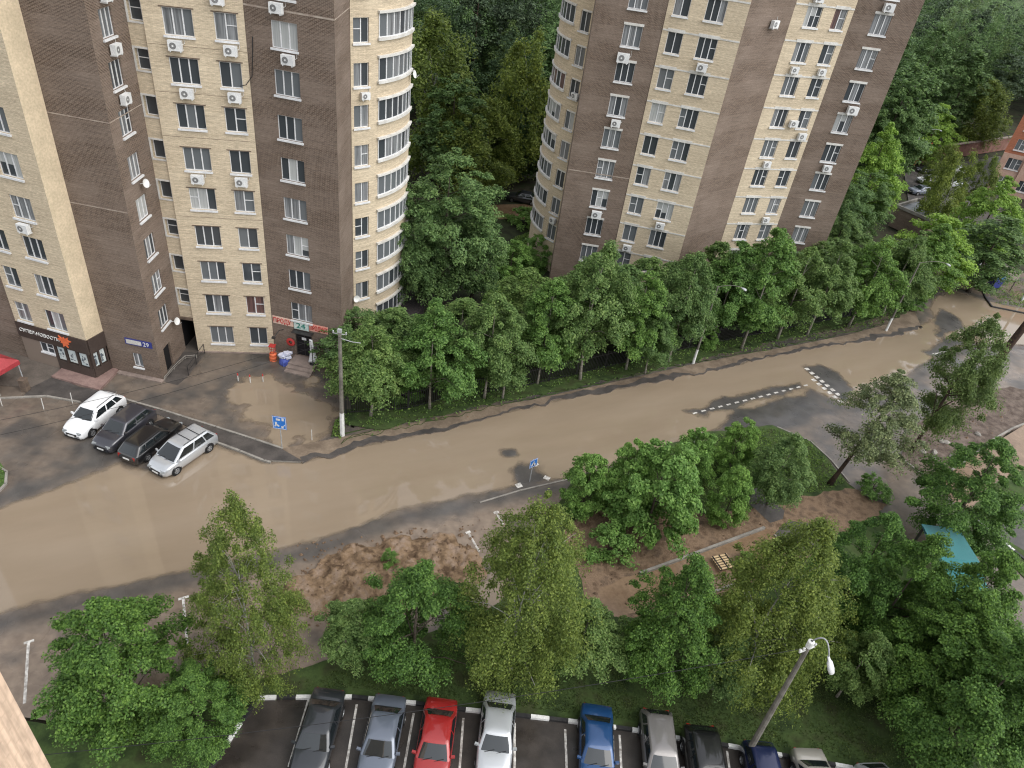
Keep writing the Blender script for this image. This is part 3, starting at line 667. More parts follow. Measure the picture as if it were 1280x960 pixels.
def aircon(W, u, v, parent, big=1.0, fan_side=None):
    b = MB(); w, h, d = 0.86 * big, 0.62 * big, 0.34 * big; s = rnd.choice([0, 1]) if fan_side is None else fan_side
    slab(b, W, u - w / 2, u + w / 2, v, v + h, 0.12, 0.12 + d)
    slab(b, W, u - w * 0.4, u - w * 0.34, v - 0.08, v - 0.004, 0.003, 0.12 + d); slab(b, W, u + w * 0.34, u + w * 0.4, v - 0.08, v - 0.004, 0.003, 0.12 + d)
    o = b.build('air_conditioner', MT['ac'], parent)
    g = MB(); cu = u - w * 0.14; n = 18; r = h * 0.40; D = 0.12 + d + 0.012
    for rr0, rr1, m in ((0.0, r * 0.25, 1), (r * 0.25, r * 0.86, 0), (r * 0.86, r, 1)):
        for k in range(n):
            a, c = 2 * math.pi * k / n, 2 * math.pi * (k + 1) / n
            f = lambda q, rr: W(cu + math.cos(q) * rr, v + h / 2 + math.sin(q) * rr, D)
            if rr0 == 0: g.face([f(0, 0), f(a, rr1), f(c, rr1)], m)
            else: g.face([f(a, rr0), f(a, rr1), f(c, rr1), f(c, rr0)], m)
    g.build('fan_grille', [MT['grille'], MT['ac']], o)
    # pipe up to the window
    q = MB(); q.tube([W(u + w * 0.5, v + h * 0.6, 0.2), W(u + w * 0.62, v + h * 0.7, 0.06), W(u + w * 0.62, v + h + 0.25, 0.03)], 0.022, 6); q.build('pipe', MT['white_trim'], o)
def dish(W, u, v, parent):
    b = MB(); c = Vector(W(u, v, 0.42)); n = (Vector(W(u, v, 1)) - Vector(W(u, v, 0))).normalized(); n = (n + Vector((0.4, -0.3, 0.35))).normalized()
    a = n.cross(Vector((0, 0, 1))).normalized(); e = a.cross(n); vs = [c - n * 0.08]; fs = []
    for ring, (r, dz) in enumerate(((0.13, -0.05), (0.25, 0.0), (0.31, 0.03))):
        for k in range(16):
            q = 2 * math.pi * k / 16; vs.append(c + (a * math.cos(q) + e * math.sin(q)) * r + n * dz)
    for k in range(16): fs.append((0, 1 + k, 1 + (k + 1) % 16))
    for r_ in (0, 1):
        for k in range(16): fs.append((1 + r_ * 16 + k, 1 + r_ * 16 + (k + 1) % 16, 17 + r_ * 16 + (k + 1) % 16, 17 + r_ * 16 + k)[::-1])
    b.idx(vs, fs); b.tube([c - n * 0.08, W(u, v - 0.1, 0.01)], 0.03, 6); b.tube([c - e * 0.35, c + n * 0.4 - e * 0.1], 0.015, 5)
    b.build('satellite_dish', MT['lime'], parent)

# ---------------- left tower
T1 = empty('apartment_tower', (0, 0, 0), 0, 'tall cream and brown apartment tower on the left with the corner shop', 'building', 'brick apartment towers')
TOP = 42.0
A0, A1 = (-38.6, 44.30), (-32.4, 43.10)
WFL = Flat((-52, 46.6), (-38.62, 44.52)); WA = Flat(A0, A1); WST = Flat(A1, (-31.95, 44.62)); WB1 = Flat((-31.95, 44.62), (-27.72, 44.25))
WBS = Flat((-27.72, 44.25), (-27.95, 48.85)); WR = Flat((-27.95, 48.85), (-26.8, 48.85)); WC = Flat((-26.8, 48.70), (-20.7, 50.02)); WB2 = Flat((-20.7, 50.04), (-14.54, 49.25)); WB2S = Flat((-14.54, 49.25), (-14.9, 54.2))
ARC = Arc((-19.94, 60.5), 8.1, -51.3, 55)
def zf(k): return 0.95 + 3 * k
hw = 1.66
# window schedule
sch = []
for k in range(0, 10):
    sch.append((WC, 2.1, 1.84, zf(k), hw, 3, ('lintel', 0.14, 0.07, 0.03))); sch.append((WC, 5.04, 1.42, zf(k), hw, 2, ('lintel', 0.14, 0.07, 0.03)))
    if k >= 1: sch.append((WB2, 2.72, 1.84, zf(k), hw, 3, None))
    if k >= 1: sch.append((WBS, 2.05, 1.55, zf(k), hw, 3, None))
    if k >= 1: sch.append((WR, 0.60, 0.92, zf(k) + 0.60, 1.35, 1, None))
    if k >= 1 and k < 8: sch.append((WA, 3.95, 1.75, zf(k), hw, 3, None)); 
    if k >= 1 and k < 6: sch.append((WA, 1.05, 1.30, zf(k), hw, 2, None))
    if k >= 1: sch.append((ARC, ARC.u(-45.2), 1.28, zf(k), hw, 2, None))
byw = {}
for s in sch: byw.setdefault(id(s[0]), (s[0], []))[1].append(s)
def holes(W): return [(s[1] - s[2] / 2, s[1] + s[2] / 2, s[3], s[3] + s[4]) for s in byw.get(id(W), (0, []))[1]]
bay_u0, bay_u1 = ARC.u(-34.5), ARC.u(5)
bayh = [(bay_u0, bay_u1, zf(k) + 0.3, zf(k) + 0.3 + 1.62) for k in range(0, 10)]
wall(WFL, -0.2, TOP, [], MT['brown'], T1)
wall(WA, 3.72, TOP, holes(WA), MT['cream'], T1); wall(WST, 3.72, TOP, [], MT['smooth_cream'], T1)
wall(WB1, -0.2, TOP, [(2.05, 2.85, 0.9, 2.2)], MT['brown'], T1)
wall(WBS, -0.2, TOP, holes(WBS) + [(1.0, 2.15, -0.1, 2.35)], MT['brown'], T1)
wall(WR, 3.28, TOP, holes(WR), MT['cream'], T1, rev=0.35)
wall(WC, -0.2, TOP, holes(WC), MT['cream'], T1)
wall(WB2, -0.2, TOP, holes(WB2) + [(2.05, 3.5, 0.45, 2.95)], MT['brown'], T1); wall(WB2S, -0.2, TOP, [], MT['brown'], T1)
wall(ARC, 0.2, TOP, holes(ARC) + bayh, MT['cream'], T1)
wall(Flat((-26.8, 48.85), (-26.8, 48.70)), -0.2, TOP, [], MT['cream'], T1)
b = MB(); b.prism([(-52, 46.6), (-38.62, 44.52), A0, A1, (-31.95, 44.62), (-27.72, 44.25), (-27.95, 48.85), (-26.8, 48.7), (-20.7, 50.02), (-14.54, 49.25), (-14.9, 54.2)] + [ARC(u, 0)[:2] for u in np.linspace(0.2, ARC.L, 14)] + [(-18, 72), (-52, 72)], TOP - 0.4, TOP + 0.3)
b.build('roof', MT['concrete'], T1)
b = MB(); b.face([(-52, 72, TOP), (-52, 46.6, TOP), (-52, 46.6, 0), (-52, 72, 0)], 0, [(0, TOP), (25, TOP), (25, 0), (0, 0)]); b.face([(-16, 67.1, 0), (-18, 72, 0), (-18, 72, TOP), (-16, 67.1, TOP)], 0); b.face([(-18, 72, 0), (-52, 72, 0), (-52, 72, TOP), (-18, 72, TOP)], 0)
b.build('wall', MT['cream'], T1)
for (W, u, w, v, h, n, lin) in sch:
    if W is WR:
        o = window(W, u - w / 2, u + w / 2, v, v + h, 1, T1, None, depth=0.3, fw=0.05, sill=False, style=0, open_hole=True)
        fr = MB(); 
        for q in ((u - w / 2 - .12, u - w / 2, v - .12, v + h + .12), (u + w / 2, u + w / 2 + .1, v - .12, v + h + .12), (u - w / 2, u + w / 2, v - .12, v), (u - w / 2, u + w / 2, v + h, v + h + .12)): slab(fr, W, *q, 0.003, 0.05)
        fr.build('surround', MT['white_trim'], o)
    else: window(W, u - w / 2, u + w / 2, v, v + h, n, T1, lin)
for (u0, u1, v0, v1) in bayh:
    o = window(ARC, u0, u1, v0, v1, 7, T1, None, depth=0.02, fw=0.06, proud=0.06, style=rnd.choice([0, 1, 1, 2]), sill=False)
    q = MB(); slab(q, ARC, u0 - 0.1, u1 + 0.1, v0 - 0.20, v0 - 0.004, 0.003, 0.2); q.build('sill', MT['white_trim'], o); q = MB(); slab(q, ARC, u0 - 0.1, u1 + 0.1, v1 + 0.004, v1 + 0.16, 0.003, 0.24); q.build('head_trim', MT['white_trim'], o)
# bands of pale mortar on the brown faces and ledges on the cream ones
def bands(W, lst, parent, m, d=0.012, t=0.07):
    for v in lst: b = MB(); slab(b, W, 0.02, W.L - 0.02, v, v + t, 0.002, d); b.build('band', MT[m], parent)
bands(WB1, [14.2, 20.25], T1, 'pale_band'); bands(WBS, [20.25], T1, 'pale_band'); bands(WB2, [27.2], T1, 'pale_band', t=0.1); bands(WB2S, [27.2], T1, 'pale_band')
bands(WC, [zf(k) - 0.62 for k in (4, 6, 7, 8)], T1, 'lintel', 0.006, 0.025)
# small ground windows, doors, passage
window(WB1, 2.05, 2.85, 0.9, 2.2, 2, T1, None, style=1)
o = MB(); slab(o, WBS, 1.02, 2.13, 0.0, 2.33, -0.2, -0.15); o.build('door', MT['black'], T1)
b = MB(); q0, q1 = (-28.1, 48.9), (-26.8, 48.9)
b.face([(-28.1, 56, 0.02), (-28.1, 48.6, 0.02), (-26.8, 48.6, 0.02), (-26.8, 56, 0.02)][::-1]); b.face([(-28.1, 48.86, 3.28), (-28.1, 56, 3.28), (-26.8, 56, 3.28), (-26.8, 48.86, 3.28)])
b.face([(-28.1, 48.86, 0), (-28.1, 56, 0), (-28.1, 56, 3.28), (-28.1, 48.86, 3.28)][::-1]); b.face([(-26.8, 48.86, 0), (-26.8, 56, 0), (-26.8, 56, 3.28), (-26.8, 48.86, 3.28)]); b.face([(-28.1, 56, 0), (-26.8, 56, 0), (-26.8, 56, 3.28), (-28.1, 56, 3.28)])
b.build('passage', MT['black'], T1)
b = MB(); slab(b, WR, -0.1, 1.15, 3.05, 3.27, -0.02, 0.12); b.build('passage_lintel', MT['lintel'], T1)
for W, u0, u1, h_, d_ in ((WC, 0, WC.L, 0.12, 0.14), (WB2, 0, 1.9, 0.3, 0.1), (WB1, 0.35, WB1.L + 0.15, 0.14, 0.4)): b = MB(); slab(b, W, u0, u1, -0.1, h_, 0.003, d_); b.build('plinth', MT['plinth'], T1)
# entrance of the small shop on the brown face
d_ = MB(); slab(d_, WB2, 2.07, 3.48, 0.45, 2.93, -0.2, -0.14); dr = d_.build('door', MT['black'], T1)
d_ = MB()
for u in (2.07, 2.75, 3.42): slab(d_, WB2, u, u + 0.06, 0.46, 2.9, -0.138, -0.10)
for v in (1.0, 1.7, 2.3): slab(d_, WB2, 2.14, 3.41, v, v + 0.04, -0.136, -0.11)
d_.build('door_frame', MT['dark_metal'], dr); d_ = MB(); slab(d_, WB2, 2.55, 2.95, 2.05, 2.3, -0.10, -0.09); d_.build('notice', MT['white'], dr)
b = MB(); slab(b, WB2, 1.9, 4.2, -0.1, 0.15, 0.003, 2.2); slab(b, WB2, 1.9, 4.2, 0.15, 0.30, 0.003, 1.8); slab(b, WB2, 1.9, 4.2, 0.30, 0.44, 0.003, 1.4); b.build('entrance_steps', MT['plinth'], T1)
b = MB(); slab(b, WB2, 1.95, 3.7, 2.98, 3.05, 0.003, 0.55); b.build('door_canopy', MT['dark_metal'], T1)
b = MB(); slab(b, WB2, 4.55, 5.6, 1.0, 1.9, 0.003, 0.06); nb = b.build('notice_board', MT['lintel'], T1); b = MB(); slab(b, WB2, 4.6, 5.5, 1.45, 1.85, 0.061, 0.07); slab(b, WB2, 3.95, 4.2, 1.3, 1.75, 0.061, 0.07); b.build('notice', MT['white_trim'], nb)
# spot lamp brackets
for u, dv in ((1.0, 0), (4.7, -.1)):
    b = MB(); b.tube([WB2(u, 2.75 + dv, 0.0), WB2(u - .15, 2.9 + dv, .5), WB2(u - .35, 2.5 + dv, 1.0)], 0.035, 6); b.box(WB2(u - .4, 2.45 + dv, 1.05), (0.28, 0.2, 0.14)); b.build('spot_lamp', MT['dark_metal'], T1)
# dark annex roof at the foot of the balcony corner
b = MB(); pz = [ARC(u, 0, 2.2)[:2] for u in np.linspace(0, bay_u1, 12)] + [ARC(u, 0, 0.0)[:2] for u in np.linspace(bay_u1, 0, 12)]
b.prism(pz, -0.1, 1.0); b.build('base_ledge', noisy('dark_shingle', (0.02, 0.018, 0.02), (0.06, 0.05, 0.05), 6, 0.7, 0.3, 0.5), T1)
# corner shop: dark cladding
b = MB(); slab(b, WA, 0.0, WA.L, 2.42, 3.72, -0.3, 0.10); slab(b, WST, 0.03, WST.L - 0.03, 2.42, 3.72, -0.2, 0.10)
slab(b, WA, 3.05, WA.L - 0.02, 0.0, 1.0, -0.2, 0.06); slab(b, WST, 0.02, WST.L - 0.03, 0.0, 1.0, -0.2, 0.06)
for u in (3.05, 3.98, 5.02, 6.02): slab(b, WA, u, u + 0.16, 1.0, 2.42, -0.2, 0.06)
for u in (0.02, 0.66, 1.32): slab(b, WST, u, u + 0.13, 1.0, 2.42, -0.2, 0.06)
slab(b, WA, 3.05, WA.L, 1.0, 2.42, -0.3, -0.12); slab(b, WST, 0, WST.L, 1.0, 2.42, -0.3, -0.12)
b.build('shop_cladding', MT['clad'], T1)
b = MB(); slab(b, WA, 0.0, 3.05, -0.1, 2.42, -0.4, -0.05); b.build('shop_wall', MT['brown'], T1)
o = window(WA, 1.75, 2.95, 1.45, 2.35, 2, T1, None, depth=0.0, proud=-0.02, style=0)
for W, u in ((WA, 3.25), (WA, 4.2), (WA, 5.24), (WST, 0.19), (WST, 0.83)):
    w = 0.68 if W is WA else 0.44
    b = MB(); slab(b, W, u, u + w, 1.12, 2.32, -0.118, -0.05); po = b.build('shop_poster', MT['poster'], T1)
    b = MB()
    for k in range(7):
        a_ = u + rnd.uniform(0.05, w - 0.3); v_ = rnd.uniform(1.2, 1.9); slab(b, W, a_, a_ + rnd.uniform(0.06, 0.24), v_, v_ + rnd.uniform(0.03, 0.25), -0.048, -0.046 + 0.0007 * k)
    b.build('print', MT['poster_ink'], po)
b = MB(); b.prism(pxpoly([(70, 466), (78, 459), (137, 455), (148, 462), (124, 487), (64, 470)], 0.25), -0.1, 0.25); b.build('shop_step', noisy('red_paving', (0.20, 0.13, 0.115), (0.28, 0.19, 0.165), 2, 0.6, 0.4), T1)
# air conditioners and dishes
for k, du in ((8, -0.3), (7, 0.0), (5, -0.1)): aircon(WC, 2.1 + du, zf(k) - 0.85, T1)
for k, du in ((8, 0.2), (7, 0.15), (5, 0.0), (9, -.3)): aircon(WC, 5.04 + du, zf(k) - 0.85, T1)
for k, du in ((9, -0.3), (8, 0.3)): aircon(WB2, 2.72 + du, zf(k) - 0.85, T1)
aircon(ARC, ARC.u(-44.0), zf(7) - 0.85, T1, 0.8)
for k in (9, 8, 7): aircon(WBS, 2.05, zf(k) - 0.95, T1)
aircon(WA, 3.9, zf(4) - 0.85, T1); aircon(WA, 1.2, zf(5) - .85, T1)
dish(WBS, 2.3, zf(5) - 0.4, T1); dish(WBS, 3.1, zf(1) - 0.2, T1); dish(ARC, ARC.u(-50.6), zf(1) + 0.4, T1); dish(ARC, ARC.u(0), 22.0, T1)
# hanging cable
b = MB(); b.tube([WC(5.6, 22.2, 0.25), WC(6.0, 22.3, 0.2), WB2(0.25, 22.9, 0.12), WB2(0.45, 24.6, 0.1), WB2(0.5, 25.4, 0.06)], 0.03, 6); b.build('cable', MT['trim'], T1)

# lettering ------------------------------------------------------------
def text_mesh(txt, size, ext=0.02):
    cu = bpy.data.curves.new('lettering', 'FONT'); cu.body = txt; cu.size = size; cu.extrude = ext; cu.resolution_u = 3
    o = bpy.data.objects.new('tmp', cu); C.objects.link(o); bpy.context.view_layer.update()
    me = bpy.data.meshes.new_from_object(o.evaluated_get(bpy.context.evaluated_depsgraph_get())); bpy.data.objects.remove(o); return me
def on_wall(me, W, u, v, d, m, name, parent=None, sx=1.0, sy=1.0, italic=0.0):
    a = Vector(W(u, v, d)); ux = (Vector(W(u + 1, v, d)) - a); nz = (Vector(W(u, v, d + 1)) - a)
    if isinstance(W, Arc): ux.normalize()
    mt = Matrix(((ux.x * sx, 0, nz.x, a.x), (ux.y * sx, 0, nz.y, a.y), (0, sy, 0, a.z), (0, 0, 0, 1)))
    me.transform(Matrix(((1, italic, 0, 0), (0, 1, 0, 0), (0, 0, 1, 0), (0, 0, 0, 1)))); me.transform(mt); me.materials.clear(); me.materials.append(m)
    return link(name, me, parent)
o = on_wall(text_mesh('СУПЕР-НОВОСТИ', 0.42), WA, 0.25, 2.98, 0.125, MT['lime'], 'shop_sign', italic=0.15)
tag(o, 'white slanted lettering on the dark band of the corner shop', 'sign')
# leaf-like red emblem
b = MB(); pts = []
for k in range(18):
    q = 2 * math.pi * k / 18 + 0.2; r = (0.52 if k % 2 == 0 else 0.30) * (1 + 0.25 * math.sin(3 * q)); pts.append((r * math.cos(q) * 1.1, r * math.sin(q)))
b.prism(pts, 0.0, 0.06); me = b.build('x', MT['orange']).data; bpy.data.objects.remove(bpy.data.objects['x'])
tag(on_wall(me, WA, 4.35, 3.15, 0.105, MT['orange'], 'emblem_sign'), 'jagged orange red emblem on the dark band of the corner shop', 'sign')
sg = empty('address_plate', WB1(3.0, 3.4, 0.0), 0, 'blue address plate with house number 29 on the brown wall', 'sign')
b = MB(); slab(b, WB1, 1.75, 3.95, 3.0, 3.55, 0.004, 0.06); 
def rel(o, root): o.parent = root; o.matrix_parent_inverse = Matrix.Translation(root.location).inverted(); return o
rel(b.build('plate', MT['navy_sign']), sg); b = MB(); slab(b, WB1, 1.85, 3.1, 3.08, 3.46, 0.061, 0.07); rel(b.build('street_name_panel', MT['white_trim']), sg)
rel(on_wall(text_mesh('29', 0.52, 0.01), WB1, 3.22, 3.1, 0.072, MT['white'], 'number'), sg)
sg = empty('shop_sign', WB2(1.8, 3.4, 0.0), 0, 'row of red and green letters over the small shop door', 'sign')
b = MB(); slab(b, WB2, 0.12, 1.95, 3.25, 3.95, 0.03, 0.06); rel(b.build('backing', noisy('sign_pink', (0.62, 0.40, 0.32), (0.72, 0.55, 0.45), 3, 0.5)), sg)
b = MB(); slab(b, WB2, 2.0, 3.3, 3.15, 3.95, 0.03, 0.07); rel(b.build('backing', noisy('sign_pale', (0.42, 0.55, 0.52), (0.6, 0.66, 0.62), 3, 0.5)), sg)
b = MB(); slab(b, WB2, 3.35, 5.0, 3.25, 3.95, 0.03, 0.06); rel(b.build('backing', noisy('sign_coral', (0.66, 0.30, 0.24), (0.74, 0.42, 0.34), 3, 0.5)), sg)
rel(on_wall(text_mesh('ПРОДУ', 0.62), WB2, 0.16, 3.38, 0.08, MT['red'], 'letters', sx=0.72), sg); rel(on_wall(text_mesh('24', 0.7), WB2, 2.2, 3.3, 0.09, MT['green_sign'], 'letters', sx=1.2), sg)
rel(on_wall(text_mesh('ПРОДУКТ', 0.62), WB2, 3.4, 3.38, 0.08, MT['red'], 'letters', sx=0.52), sg)

# ---------------- right tower
T2 = empty('apartment_tower', (0, 0, 0), 0, 'brick apartment tower with white bands standing behind the fence trees', 'building', 'brick apartment towers')
VA = Flat((2.35, 69.72), (8.45, 69.55)); VC1 = Flat((8.45, 69.5), (15.05, 68.45)); VS = Flat((15.05, 68.45), (20.05, 73.45)); VC2 = Flat((20.05, 73.43), (25.95, 75.42)); VB = Flat((25.95, 75.45), (31.95, 75.95)); VE = Flat((31.95, 75.95), (33.2, 92)); VAS = Flat((2.35, 73.2), (2.35, 69.72))
AR2 = Arc((7.4, 79.3), 8.0, 231.0, 120.0)
class Rev:   # wall map that runs the other way round so that the outside stays outside
    def __init__(s, arc): s.arc = arc; s.L = arc.L; s.step = arc.step
    def __call__(s, u, v, d=0.0): return s.arc(s.L - u, v, d)
    def u(s, deg): return s.L - s.arc.u(deg)
AR = Rev(AR2)
def z2(k): return 0.70 + 3 * k
sch2 = []
for k in range(1, 11):
    sch2.append((VA, 3.6, 1.66, z2(k), 1.72, 3, ('white_trim', 0.06, 0.2, 0.05)))
    sch2.append((VC1, 1.2, 1.34, z2(k), 1.72, 2, None)); sch2.append((VC1, 4.05, 1.66, z2(k), 1.72, 3, None))
    sch2.append((VC2, 2.15, 1.6, z2(k), 1.72, 3, None)); sch2.append((VC2, 4.95, 1.36, z2(k), 1.72, 2, None))
    sch2.append((VB, 2.85, 1.66, z2(k), 1.72, 3, ('white_trim', 0.06, 0.2, 0.05)))
    if k < 10: sch2.append((AR, AR.u(225.2), 1.3, z2(k), 1.72, 2, None))
byw = {}
for s in sch2: byw.setdefault(id(s[0]), (s[0], []))[1].append(s)
bu0, bu1 = AR.u(176), AR.u(214.5)
bay2 = [(bu0, bu1, z2(k) + 0.4, z2(k) + 0.4 + 1.5) for k in range(1, 10)]
for W, m in ((VA, 'brown'), (VC1, 'cream'), (VS, 'brown'), (VC2, 'cream'), (VB, 'brown'), (VE, 'brown'), (VAS, 'brown')): wall(W, -0.3, TOP, holes(W), MT[m], T2)
wall(AR, -0.3, TOP, holes(AR) + bay2, MT['cream'], T2)
b = MB(); b.prism([(2.35, 73.2), (2.35, 69.72), (8.45, 69.52), (15.05, 68.45), (20.05, 73.45), (25.95, 75.42), (31.95, 75.95), (33.2, 92), (5, 92)] + [AR(u, 0)[:2] for u in np.linspace(0, AR.L - 0.2, 14)], TOP - 0.4, TOP + 0.3); b.build('roof', MT['concrete'], T2)
b = MB(); p0 = AR(0, 0); b.face([(33.2, 92, 0), (5, 92, 0), (5, 92, TOP), (33.2, 92, TOP)]); b.face([(5, 92, 0), (p0[0], p0[1], 0), (p0[0], p0[1], TOP), (5, 92, TOP)]); b.build('wall', MT['cream'], T2)
for (W, u, w, v, h, n, lin) in sch2: window(W, u - w / 2, u + w / 2, v, v + h, n, T2, lin)
for (u0, u1, v0, v1) in bay2:
    o = window(AR, u0, u1, v0, v1, 6, T2, None, depth=0.02, fw=0.06, proud=0.05, sill=False)
    q = MB(); slab(q, AR, u0 - 0.1, u1 + 0.1, v0 - 0.18, v0 - 0.004, 0.003, 0.18); q.build('sill', MT['white_trim'], o)
for k in range(1, 11):
    f = z2(k) + 1.72
    for W, ws in ((VC1, ((1.2, 1.34), (4.05, 1.66))), (VC2, ((2.15, 1.6), (4.95, 1.36)))):
        b = MB(); slab(b, W, 0.02, W.L - 0.02, f + 0.02, f + 0.15, 0.003, 0.04)
        for u, w in ws: slab(b, W, u - w / 2 - 0.1, u + w / 2 + 0.1, f + 0.004, f + 0.26, 0.005, 0.06)
        b.build('band', MT['white_trim'], T2)
    b = MB(); slab(b, AR, AR.u(222), AR.u(230.5), f + 0.004, f + 0.14, 0.003, 0.03); b.build('band', MT['white_trim'], T2)
    b = MB(); slab(b, AR, bu0 - .1, bu1 + .1, f + 0.2, f + 0.34, 0.003, 0.16); b.build('band', MT['white_trim'], T2)
bands(VA, [13.0], T2, 'pale_band', t=0.08)
aircon(VA, 3.2, z2(8) - 1.3, T2, 1.25, 0); aircon(VA, 3.7, z2(6) - 0.9, T2); aircon(VA, 3.6, z2(3) - 1.05, T2, 1.15)
aircon(VC1, 4.1, z2(8) - 0.95, T2, 1.05); aircon(VC1, 4.0, z2(3) - 0.9, T2); aircon(VC1, 1.3, z2(2) - 0.95, T2)
aircon(VC2, 1.9, z2(8) - 0.9, T2, .9); aircon(VC2, 4.9, z2(8) - 0.9, T2, .9); aircon(VC2, 3.75, z2(6) + 0.2, T2); aircon(VC2, 5.2, z2(6) - 1.0, T2); aircon(VC2, 2.3, z2(5) - 0.9, T2, .9); aircon(VC2, 2.0, z2(10) - 0.9, T2)
aircon(VB, 2.9, z2(10) - 1.0, T2, 1.1); aircon(VB, 3.2, z2(7) - 1.1, T2, 1.2); aircon(VB, 2.9, z2(5) - 0.9, T2); aircon(VS, 4.2, 27.6, T2)
aircon(AR, AR.u(228.8), z2(6) + 0.1, T2, 0.9); aircon(AR, AR.u(227), z2(2) - .9, T2, .9); aircon(VC2, 4.4, z2(3) - .9, T2, .9)
b = MB(); b.tube([VC1(5.3, 2.8, 0.05), VC1(5.9, 3.9, 0.3), VC1(6.4, 5.0, 0.3)], 0.05, 6); b.build('pipe', MT['trim'], T2)

# ---------------- orange brick block at the right edge
T3 = empty('apartment_block', (0, 0, 0), 0, 'orange brick block with pale pillars cut off by the right edge of the photo', 'building')
c0 = Vector(G(1231, 236)); U0 = Flat(c0, c0 + Vector((18, -7))); U1 = Flat(c0 + Vector((13, 19)), c0)
mo = brick_mat('orange_brick', (0.42, 0.135, 0.065), (0.36, 0.11, 0.055), (0.30, 0.16, 0.11), (0.45, 0.18, 0.10), 0.3); mpk = noisy('pink_render', (0.42, 0.27, 0.21), (0.50, 0.34, 0.27), 1, 0.8, 0.2)
hh_ = []
for k in range(0, 6):
    for u in (1.1, 4.4, 7.7, 11.0): hh_.append((u, u + 2.2, 0.9 + 3.2 * k, 2.7 + 3.2 * k))
wall(U0, -0.2, 6.6, [h for h in hh_ if h[3] < 6.6], mpk, T3, rev=0.35); wall(U0, 6.6, 22, [h for h in hh_ if h[3] > 6.6], mo, T3, rev=0.25); wall(U1, -0.2, 22, [], mo, T3)
for h in hh_: window(U0, h[0], h[1], h[2], h[3], 3, T3, None, style=rnd.choice([0, 1]), depth=0.2)
b = MB()
for u in (0.02, 3.55, 6.85, 10.1): slab(b, U0, u, u + 0.75, 0, 6.6, 0.003, 0.3)
slab(b, U0, 0.02, U0.L - 0.1, 6.6, 8.6, 0.001, 0.02) if False else None
b.build('pillar', mpk, T3)
b = MB(); b.prism([U0(0, 0)[:2], U0(U0.L, 0)[:2], (c0.x + 31, c0.y + 12), U1(0, 0)[:2]], 21.6, 22.3); b.build('roof', MT['concrete'], T3)
b = MB(); b.face([U0(U0.L, 0), (c0.x + 31, c0.y + 12, 0), (c0.x + 31, c0.y + 12, 22), U0(U0.L, 22)]); b.face([(c0.x + 31, c0.y + 12, 0), U1(0, 0), U1(0, 22), (c0.x + 31, c0.y + 12, 22)]); b.build('wall', mo, T3)
# ---------------- the wall of the photographer's own building
T0 = empty('apartment_tower', (0, 0, 0), 0, 'pale brick building wall cutting into the bottom left corner of the photo', 'building')
e = Vector(G(2, 843)); e = e * (6.0 / e.length)
K = Flat(e + Vector((0, -6)), e); K = Flat((e.x, e.y), (e.x, e.y - 6))
class Flip:
    def __init__(s, a, b_): s.f = Flat(b_, a)
mk_ = brick_mat('near_brick', (0.62, 0.46, 0.34), (0.60, 0.445, 0.325), (0.56, 0.41, 0.30), (0.63, 0.47, 0.35), 0.3)
b = MB(); x0, y0, y1 = e.x, e.y, e.y - 7
b.face([(x0, y1, 0), (x0, y0, 0), (x0, y0, TOP), (x0, y1, TOP)], 0, [(0, 0), (0, 7), (TOP, 7), (TOP, 0)]); b.face([(x0, y0, 0), (x0 - 4, y0, 0), (x0 - 4, y0, TOP), (x0, y0, TOP)], 0, [(0, 0), (0, 4), (TOP, 4), (TOP, 0)])
b.face([(x0 - 4, y0, 0), (x0 - 4, y1, 0), (x0 - 4, y1, TOP), (x0 - 4, y0, TOP)]); b.face([(x0 - 4, y1, 0), (x0, y1, 0), (x0, y1, TOP), (x0 - 4, y1, TOP)]); b.face([(x0, y0, TOP), (x0 - 4, y0, TOP), (x0 - 4, y1, TOP), (x0, y1, TOP)])
b.build('wall', mk_, T0)
# ------------------------------------------------------------------ vegetation
def leaves(centres, norms, size, rng, fold=0.25, aspect=0.62):
    n = len(centres)
    nn = norms + rng.normal(0, 0.45, (n, 3)); nn /= np.linalg.norm(nn, axis=1, keepdims=True) + 1e-9
    t = rng.normal(0, 1, (n, 3)); t -= nn * (t * nn).sum(1, keepdims=True); t /= np.linalg.norm(t, axis=1, keepdims=True) + 1e-9
    b_ = np.cross(nn, t); s = (size * rng.uniform(0.65, 1.35, n))[:, None]
    V = np.empty((n, 4, 3)); V[:, 0] = centres - t * s * 0.5; V[:, 1] = centres + b_ * s * 0.5 * aspect + nn * s * fold * 0.5
    V[:, 2] = centres + t * s * 0.5; V[:, 3] = centres - b_ * s * 0.5 * aspect + nn * s * fold * 0.5
    return V.reshape(-1, 3), np.arange(n * 4).reshape(n, 4)
PROF = {
 'egg': lambda t: np.sin(np.pi * np.clip(t * 0.92 + 0.08, 0, 1) ** 0.72) ** 0.85,
 'oval': lambda t: np.sin(np.pi * np.clip(t * 0.94 + 0.05, 0, 1) ** 0.9) ** 0.6,
 'tall': lambda t: np.sin(np.pi * np.clip(t * 0.93 + 0.05, 0, 1) ** 0.6) ** 0.9,
 'birch': lambda t: np.where(t < 0.3, 0.72 + t * 0.93, np.clip(1 - ((t - 0.3) / 0.72) ** 1.25, 0.04, 1)),
 'dome': lambda t: np.sqrt(np.clip(1 - t ** 2.2, 0, 1)) * np.clip(t * 5 + 0.55, 0, 1),
 'pine': lambda t: np.where(t < 0.35, 0.5 + t, np.sqrt(np.clip(1 - ((t - 0.35) / 0.66) ** 2, 0, 1)) * 0.9),
 'larch': lambda t: np.where(t < 0.2, 0.6 + 2 * t, np.clip(1 - ((t - 0.2) / 0.85) ** 1.6, 0.05, 1)),
}
